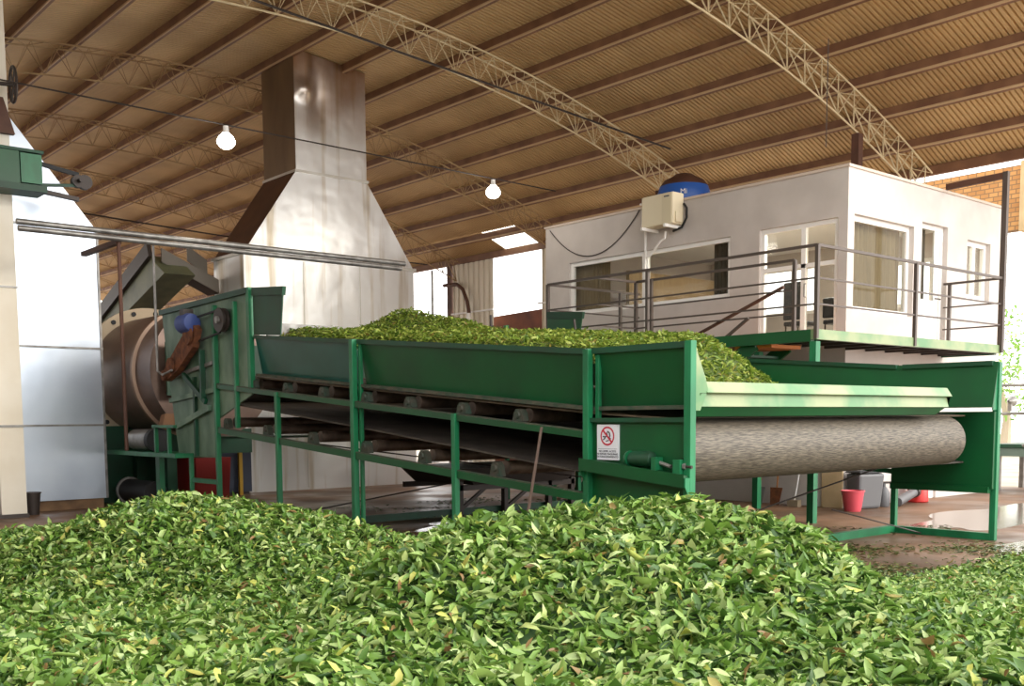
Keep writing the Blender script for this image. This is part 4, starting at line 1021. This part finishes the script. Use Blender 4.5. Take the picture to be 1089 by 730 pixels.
# leaf load on the conveyor
def load_h(X, Y):
    z = np.where(Y <= 7.9, 1.86, 1.86 + (Y - 7.9) * .0823)
    top = .64 + .18 * np.exp(-((X - 10.8) / 2.2) ** 2) + .04 * np.sin(2.1 * X + Y) * np.sin(1.3 * Y)
    top = top + .34 * np.exp(-((X - 10.4) / .55) ** 2 - ((Y - 14.9) / .5) ** 2) + .2 * np.exp(-((X - 11.0) / .7) ** 2 - ((Y - 14.2) / .6) ** 2)
    top = top - .2 * (1 - sm(8.04, 8.6, X)) - .1 * (1 - sm(0, .6, 14.16 - X))
    e = Y - 6.75 - .8 * np.maximum(X - 9.7, 0)
    return z + .01 + (top - .01) * sm(-.55, 1.25, e)
NB = 34000
X = rng.uniform(8.05, 14.15, NB * 2); Y = rng.uniform(6.62, 15.4, NB * 2)
hh = load_h(X, Y) - np.where(Y <= 7.9, 1.86, 1.86 + (Y - 7.9) * .0823)
ok = hh > .05; X, Y = X[ok][:NB], Y[ok][:NB]; n = len(X)
pos = np.stack([X, Y, load_h(X, Y) + rng.normal(0, .02, n)], 1); ln = np.clip(rng.normal(.085, .02, n), .04, .13)
lb = stuff_object('tea_leaf_load', LEAFB, leaf_mesh(pos, ln, ln * rng.uniform(.28, .42, n), .5),
                  grid_base(np.arange(8.04, 14.17, .1), np.arange(6.62, 15.42, .1), lambda a, b: load_h(a, b) - .03, 0), mat('packed_leaves_belt', (72, 88, 34), .9), loc=(11, 11, 1.8))
tag(lb, 'layer of cut yellow-green tea leaves filling the conveyor hopper', 'leaves', kind='stuff')
# wet patches
WATER = mat('thin_water_film', (120, 98, 82), .14, rgb2=(104, 84, 68), scale=2, spec=.9)
def puddle(cx, cy, rx, ry, rot, label, seed):
    r_ = random.Random(seed); n = 64; ph = [r_.uniform(0, 6.28) for _ in range(5)]
    ring = []
    for k in range(n):
        a = 2 * PI * k / n; q = 1 + sum(.13 * math.sin((j + 2) * a + ph[j]) for j in range(5))
        x, y = rx * q * math.cos(a), ry * q * math.sin(a)
        ring.append((cx + x * math.cos(rot) - y * math.sin(rot), cy + x * math.sin(rot) + y * math.cos(rot)))
    mb = MB(); mb.prism([(x, y, .001) for x, y in ring], (0, 0, .003))
    return tag(build('puddle', mb, WATER), label, 'puddle')
puddle(13.9, 5.55, 1.7, .62, .12, 'wide shiny wet patch on the floor at the right edge in front of the conveyor', 3)
puddle(17.9, 7.9, 3.0, .9, .1, 'shiny wet patch on the floor beyond the right corner post of the conveyor', 5)
puddle(11.0, 13.6, 1.3, .55, .3, 'wet patch on the floor glinting in the shade under the conveyor', 8)
# leaf scraps on the floor
n = 9500
ux = rng.uniform(.8, 6.8, n); vx = 10.2 + 6 * rng.random(n) ** 2.2
X = ux * RT[0] + vx * FW[0]; Y = ux * RT[1] + vx * FW[1]
n2 = 1600; n3 = 7000
ub = rng.uniform(1.7, 6.2, n3); vb = 11.0 + 2.6 * rng.random(n3) ** 1.8
X = np.concatenate([X, rng.uniform(10.5, 15.5, n2), ub * RT[0] + vb * FW[0]]); Y = np.concatenate([Y, rng.uniform(14.2, 17.5, n2), ub * RT[1] + vb * FW[1]])
keep = (np.sin(X * 1.9 + 1) * np.sin(Y * 2.3) + rng.normal(0, .5, len(X)) > .15) & ~((np.abs(X - 14.33) < .2) & (np.abs(Y - 7.2) < 1.2))
X, Y = X[keep], Y[keep]; n = len(X)
pos = np.stack([X, Y, np.full(n, .012)], 1); ln = rng.uniform(.05, .1, n)
lv = leaf_mesh(pos, ln, ln * .32, .12); lv[:, 2] = np.maximum(lv[:, 2], .003)
tag(stuff_object('leaf_scraps', LITTER, lv, loc=(11.5, 9, 0)), 'scattered trampled leaf scraps on the wet floor around the conveyor', 'leaf scraps', kind='stuff')
# rods sticking out of the load
for (a, b, l) in (((11, 15.38, 3.1), (11.0, 15.28, 3.56), 'short dark rod leaning left at the far left of the leaf load'), ((12.1, 15.1, 3.1), (12.0, 15.25, 3.5), 'dark rod leaning left in the leaf load before the chimney'), ((12.3, 14.85, 3.1), (12.3, 14.85, 3.62), 'upright dark rod in the leaf load before the chimney'), ((13.6, 13.9, 3.0), (13.6, 14.0, 3.55), 'dark rod near the green flap at the far side of the leaf load')):
    tag(build('steel_rod', MB().tube([a, b], .025, 6), DKMETAL), l, 'rod')

# ------------------------------------------------------------------ things on the floor by the office
def pail(x, y, label, m):
    t = thing('bucket', label, 'bucket', (x, y, 0))
    build('pail', MB().lathe([(.01, 0), (.14, 0), (.15, .02), (.2, .36), (.215, .36), (.215, .38), (.195, .38), (.135, .03), (.01, .025)], (x, y, 0), 'z', 28), m, t, smooth=True)
    build('handle', MB().tube([(x + .205 * math.cos(a) * .75, y - .205 * math.cos(a) * .65, .36 - .17 * math.sin(a)) for a in [PI * i / 14 for i in range(15)]], .008, 5), DKMETAL, t)
pail(16.95, 10.2, 'pink plastic bucket in front of the dark bin by the office corner', PINK)
db = thing('dark_bin', 'dark grey plastic bin standing against the white wall behind the pink bucket', 'bin', (17.5, 10.35, 0))
build('body', MB().hexa([(17.32, 10.3, 0), (17.85, 10.15, 0), (17.95, 10.5, 0), (17.42, 10.6, 0), (17.27, 10.26, .66), (17.9, 10.1, .66), (17.99, 10.52, .66), (17.38, 10.62, .66)]), GREYB, db, bevel=.05)
build('lid', MB().hexa([(17.25, 10.24, .67), (17.92, 10.08, .67), (18.01, 10.54, .67), (17.36, 10.64, .67), (17.3, 10.28, .72), (17.88, 10.13, .72), (17.96, 10.5, .72), (17.41, 10.6, .72)]), BLACK, db, bevel=.015)
hp = thing('hand_pump', 'small grey hand pump with a T handle on the floor by the white wall', 'pump', (18.2, 10.3, 0))
build('cylinder', MB().lathe([(.1, 0), (.11, .02), (.11, .26), (.06, .36), (.035, .38), (.035, .44), (.01, .44)], (18.2, 10.3, 0), 'z', 20), GREYB, hp, smooth=True)
build('handle', MB().bar((18.09, 10.39, .46), (18.31, 10.21, .46), .04, .04), DKMETAL, hp)
gp = thing('grey_pipe', 'short grey plastic pipe lying on the floor next to the red pump', 'pipe', (18.9, 10.3, 0))
build('tube', MB().tube([(18.35, 10.1, .09), (19.35, 10.3, .22)], .09, 16), GREYB, gp, smooth=True)
build('collar', MB().tube([(19.3, 10.29, .215), (19.42, 10.315, .23)], .115, 16), DKMETAL, gp, smooth=True)
rp = thing('red_pump', 'red cast pump body standing on the floor beside the grey pipe', 'pump', (19.6, 10.35, 0))
build('base', MB().lathe([(.18, 0), (.2, .02), (.2, .3), (.16, .36), (.1, .4)], (19.65, 10.38, 0), 'z', 20), RED, rp, smooth=True)
build('neck', MB().lathe([(.1, .4), (.13, .44), (.19, .5), (.2, .66), (.12, .72), (.02, .73)], (19.68, 10.38, 0), 'z', 20), RED, rp, smooth=True)
build('inlet', MB().tube([(19.45, 10.3, .62), (19.3, 10.25, .66)], .07, 12), RED, rp, smooth=True)
build('label_band', MB().lathe([(.201, .3), (.204, .3), (.18, .345), (.175, .345)], (19.65, 10.38, 0), 'z', 20), WHITEP, rp)
def shovel(x, y, label, tall, m, lean=.25):
    t = thing('shovel', label, 'shovel', (x, y, 0))
    top = (HX - .03, y + .05, tall)
    build('handle', MB().tube([(x + .04, y, .3), top], .018, 6), WOOD, t, smooth=True)
    build('blade', MB().hexa([(x - .04, y - .1, 0), (x - .03, y - .1, 0), (x - .03, y + .1, 0), (x - .04, y + .1, 0), (x + .02, y - .14, .34), (x + .035, y - .14, .34), (x + .035, y + .14, .34), (x + .02, y + .14, .34)]), m, t)
    return t
shovel(17.08, 12.35, 'shovel with a worn steel blade, left one leaning on the grey office wall', 1.3, GREYST)
shovel(17.12, 11.98, 'shovel with a brown handle, right one leaning on the grey office wall', 1.35, RUSTY)
br_ = thing('broom', 'pale broom leaning on the grey office wall right of the shovels', 'broom', (17.1, 11.5, 0))
build('stick', MB().tube([(17.05, 11.5, .12), (17.34, 11.45, 1.4)], .014, 6), WHITEP, br_, smooth=True)
build('head', B((16.98, 11.38, 0), (17.1, 11.62, .13)), mat('bristle', (150, 134, 110), .9), br_)

# low trolley under the conveyor
tr = thing('pallet_trolley', 'dark steel trolley frame standing in shadow under the conveyor', 'trolley', (12.6, 15.4, 0))
for y in (14.5, 16.1): build('long_beam', B((11.2, y, .45), (14.1, y + .08, .55)), DKMETAL, tr)
for x in (11.25, 12.3, 13.4, 14.0): build('upright', B((x, 14.5, 0), (x + .09, 14.6, .8)), DKMETAL, tr)
build('brace', MB().bar((11.3, 14.55, .1), (12.3, 14.55, .75), .05, .06), DKMETAL, tr); build('brace', MB().bar((12.4, 14.55, .1), (13.4, 14.55, .7), .05, .06), DKMETAL, tr)
build('tray', MB().hexa([(11.5, 14.4, .55), (13.8, 14.4, .55), (13.8, 16.2, .55), (11.5, 16.2, .55), (11.2, 14.3, .85), (14.1, 14.3, .85), (14.1, 16.3, .85), (11.2, 16.3, .85)]), DKMETAL, tr)

# ------------------------------------------------------------------ outside right
ot = thing('yard_table', 'green topped steel table standing outside beyond the right end of the conveyor', 'table', (24.6, 10.3, 0))
build('top', B((23.9, 8.6, .98), (25.4, 10.9, 1.06)), GREEND, ot)
build('apron', B((23.95, 8.65, .78), (25.35, 10.85, .97)), mat('grey_green', (110, 130, 118), .6), ot)
for x, y in ((24.0, 8.75), (24.0, 10.75), (25.25, 8.75), (25.25, 10.75)): build('leg', B((x - .05, y - .05, -.02 if x > 25.1 else 0), (x + .05, y + .05, .78)), GREYST, ot)
hr = thing('hand_railing', 'grey pipe hand railing with a sloping arm at the right edge', 'railing', (22.9, 9.3, 0))
build('post', MB().tube([(22.9, 9.45, 0), (22.9, 9.45, 1.35)], .045, 8), GREYST, hr, smooth=True)
build('sloping_arm', MB().tube([(22.9, 9.75, 1.05), (22.9, 8.7, 1.75)], .04, 8), GREYST, hr, smooth=True)
build('strut', MB().bar((22.9, 9.55, .1), (22.9, 8.9, .8), .08, .08), WOOD, hr)
fr_ = thing('boundary_rail', 'thin grey double pipe rail outside at the right edge of the yard', 'rail', (30, 12, 0))
for z in (1.75, 2.55): build('rail', MB().tube([(30, 6, z), (30, 15.8, z)], .05, 6), GREYST, fr_)
for y in (6.2, 15.6): build('post', MB().tube([(30, y, -.02), (30, y, 2.6)], .06, 8), GREYST, fr_)
fd = thing('floodlight', 'small grey floodlight horn mounted on the outside rail', 'lamp', (29.9, 13.1, 1.75))
build('horn', MB().lathe([(.03, -.12), (.15, .12), (.13, .12), (.02, -.12)], (29.85, 13.1, 2.1), 'x', 16), GREYST, fd, smooth=True)
build('bracket', B((29.8, 13.05, 1.81), (29.9, 13.15, 2.03)), GREYST, fd)
def tree(x, y, label, n, r, h):
    t = thing('yard_tree', label, 'tree', (x, y, -.02))
    build('trunk', MB().tube([(x, y, -.02), (x + .2, y, h * .4), (x + .1, y + .3, h * .8)], .2, 8, radii=[.26, .18, .08]), mat('bark', (176, 162, 142), .9), t, smooth=True)
    p = rng.normal(0, 1, (n, 3)); p /= np.linalg.norm(p, axis=1)[:, None]; p *= (rng.random(n) ** .4)[:, None] * np.array([r, r, r * .8]); p += (x, y, h)
    cl = (np.sin(p[:, 0] * 2.1) * np.sin(p[:, 1] * 2.4 + 1) * np.sin(p[:, 2] * 2.6) > -.12); p = p[cl]
    ln = rng.uniform(.14, .26, len(p)); lf = stuff_object('foliage', TREEM, leaf_mesh(p, ln, ln * .5, .7), loc=(x, y, -.02)); lf.parent = t; lf.location = (0, 0, 0)
tree(44, 19.5, 'pale green tree out in the bright yard beyond the railings', 2600, 3.0, 3.8)

# ------------------------------------------------------------------ light
wd = bpy.data.worlds.new('sky'); SC.world = wd; wd.use_nodes = True
bg = wd.node_tree.nodes['Background']; bg.inputs['Color'].default_value = (1, .985, .96, 1); bg.inputs['Strength'].default_value = 3.3
sun = bpy.data.lights.new('sun', 'SUN'); sun.energy = 2.2; sun.angle = math.radians(25); sun.color = (1, .95, .86)
so = bpy.data.objects.new('sun', sun); link(so)
sd = Vector((-.38, .85, -.42)); so.rotation_euler = sd.to_track_quat('-Z', 'Y').to_euler()

SC.view_settings.view_transform = 'Standard'; SC.view_settings.look = 'None'
SC.view_settings.gamma = 1; SC.view_settings.exposure = 0; SC.view_settings.use_curve_mapping = False
SC.cycles.max_bounces = 10; SC.cycles.diffuse_bounces = 6; SC.cycles.transparent_max_bounces = 12
SC.cycles.use_denoising = True
SC.cycles.sample_clamp_indirect = 12
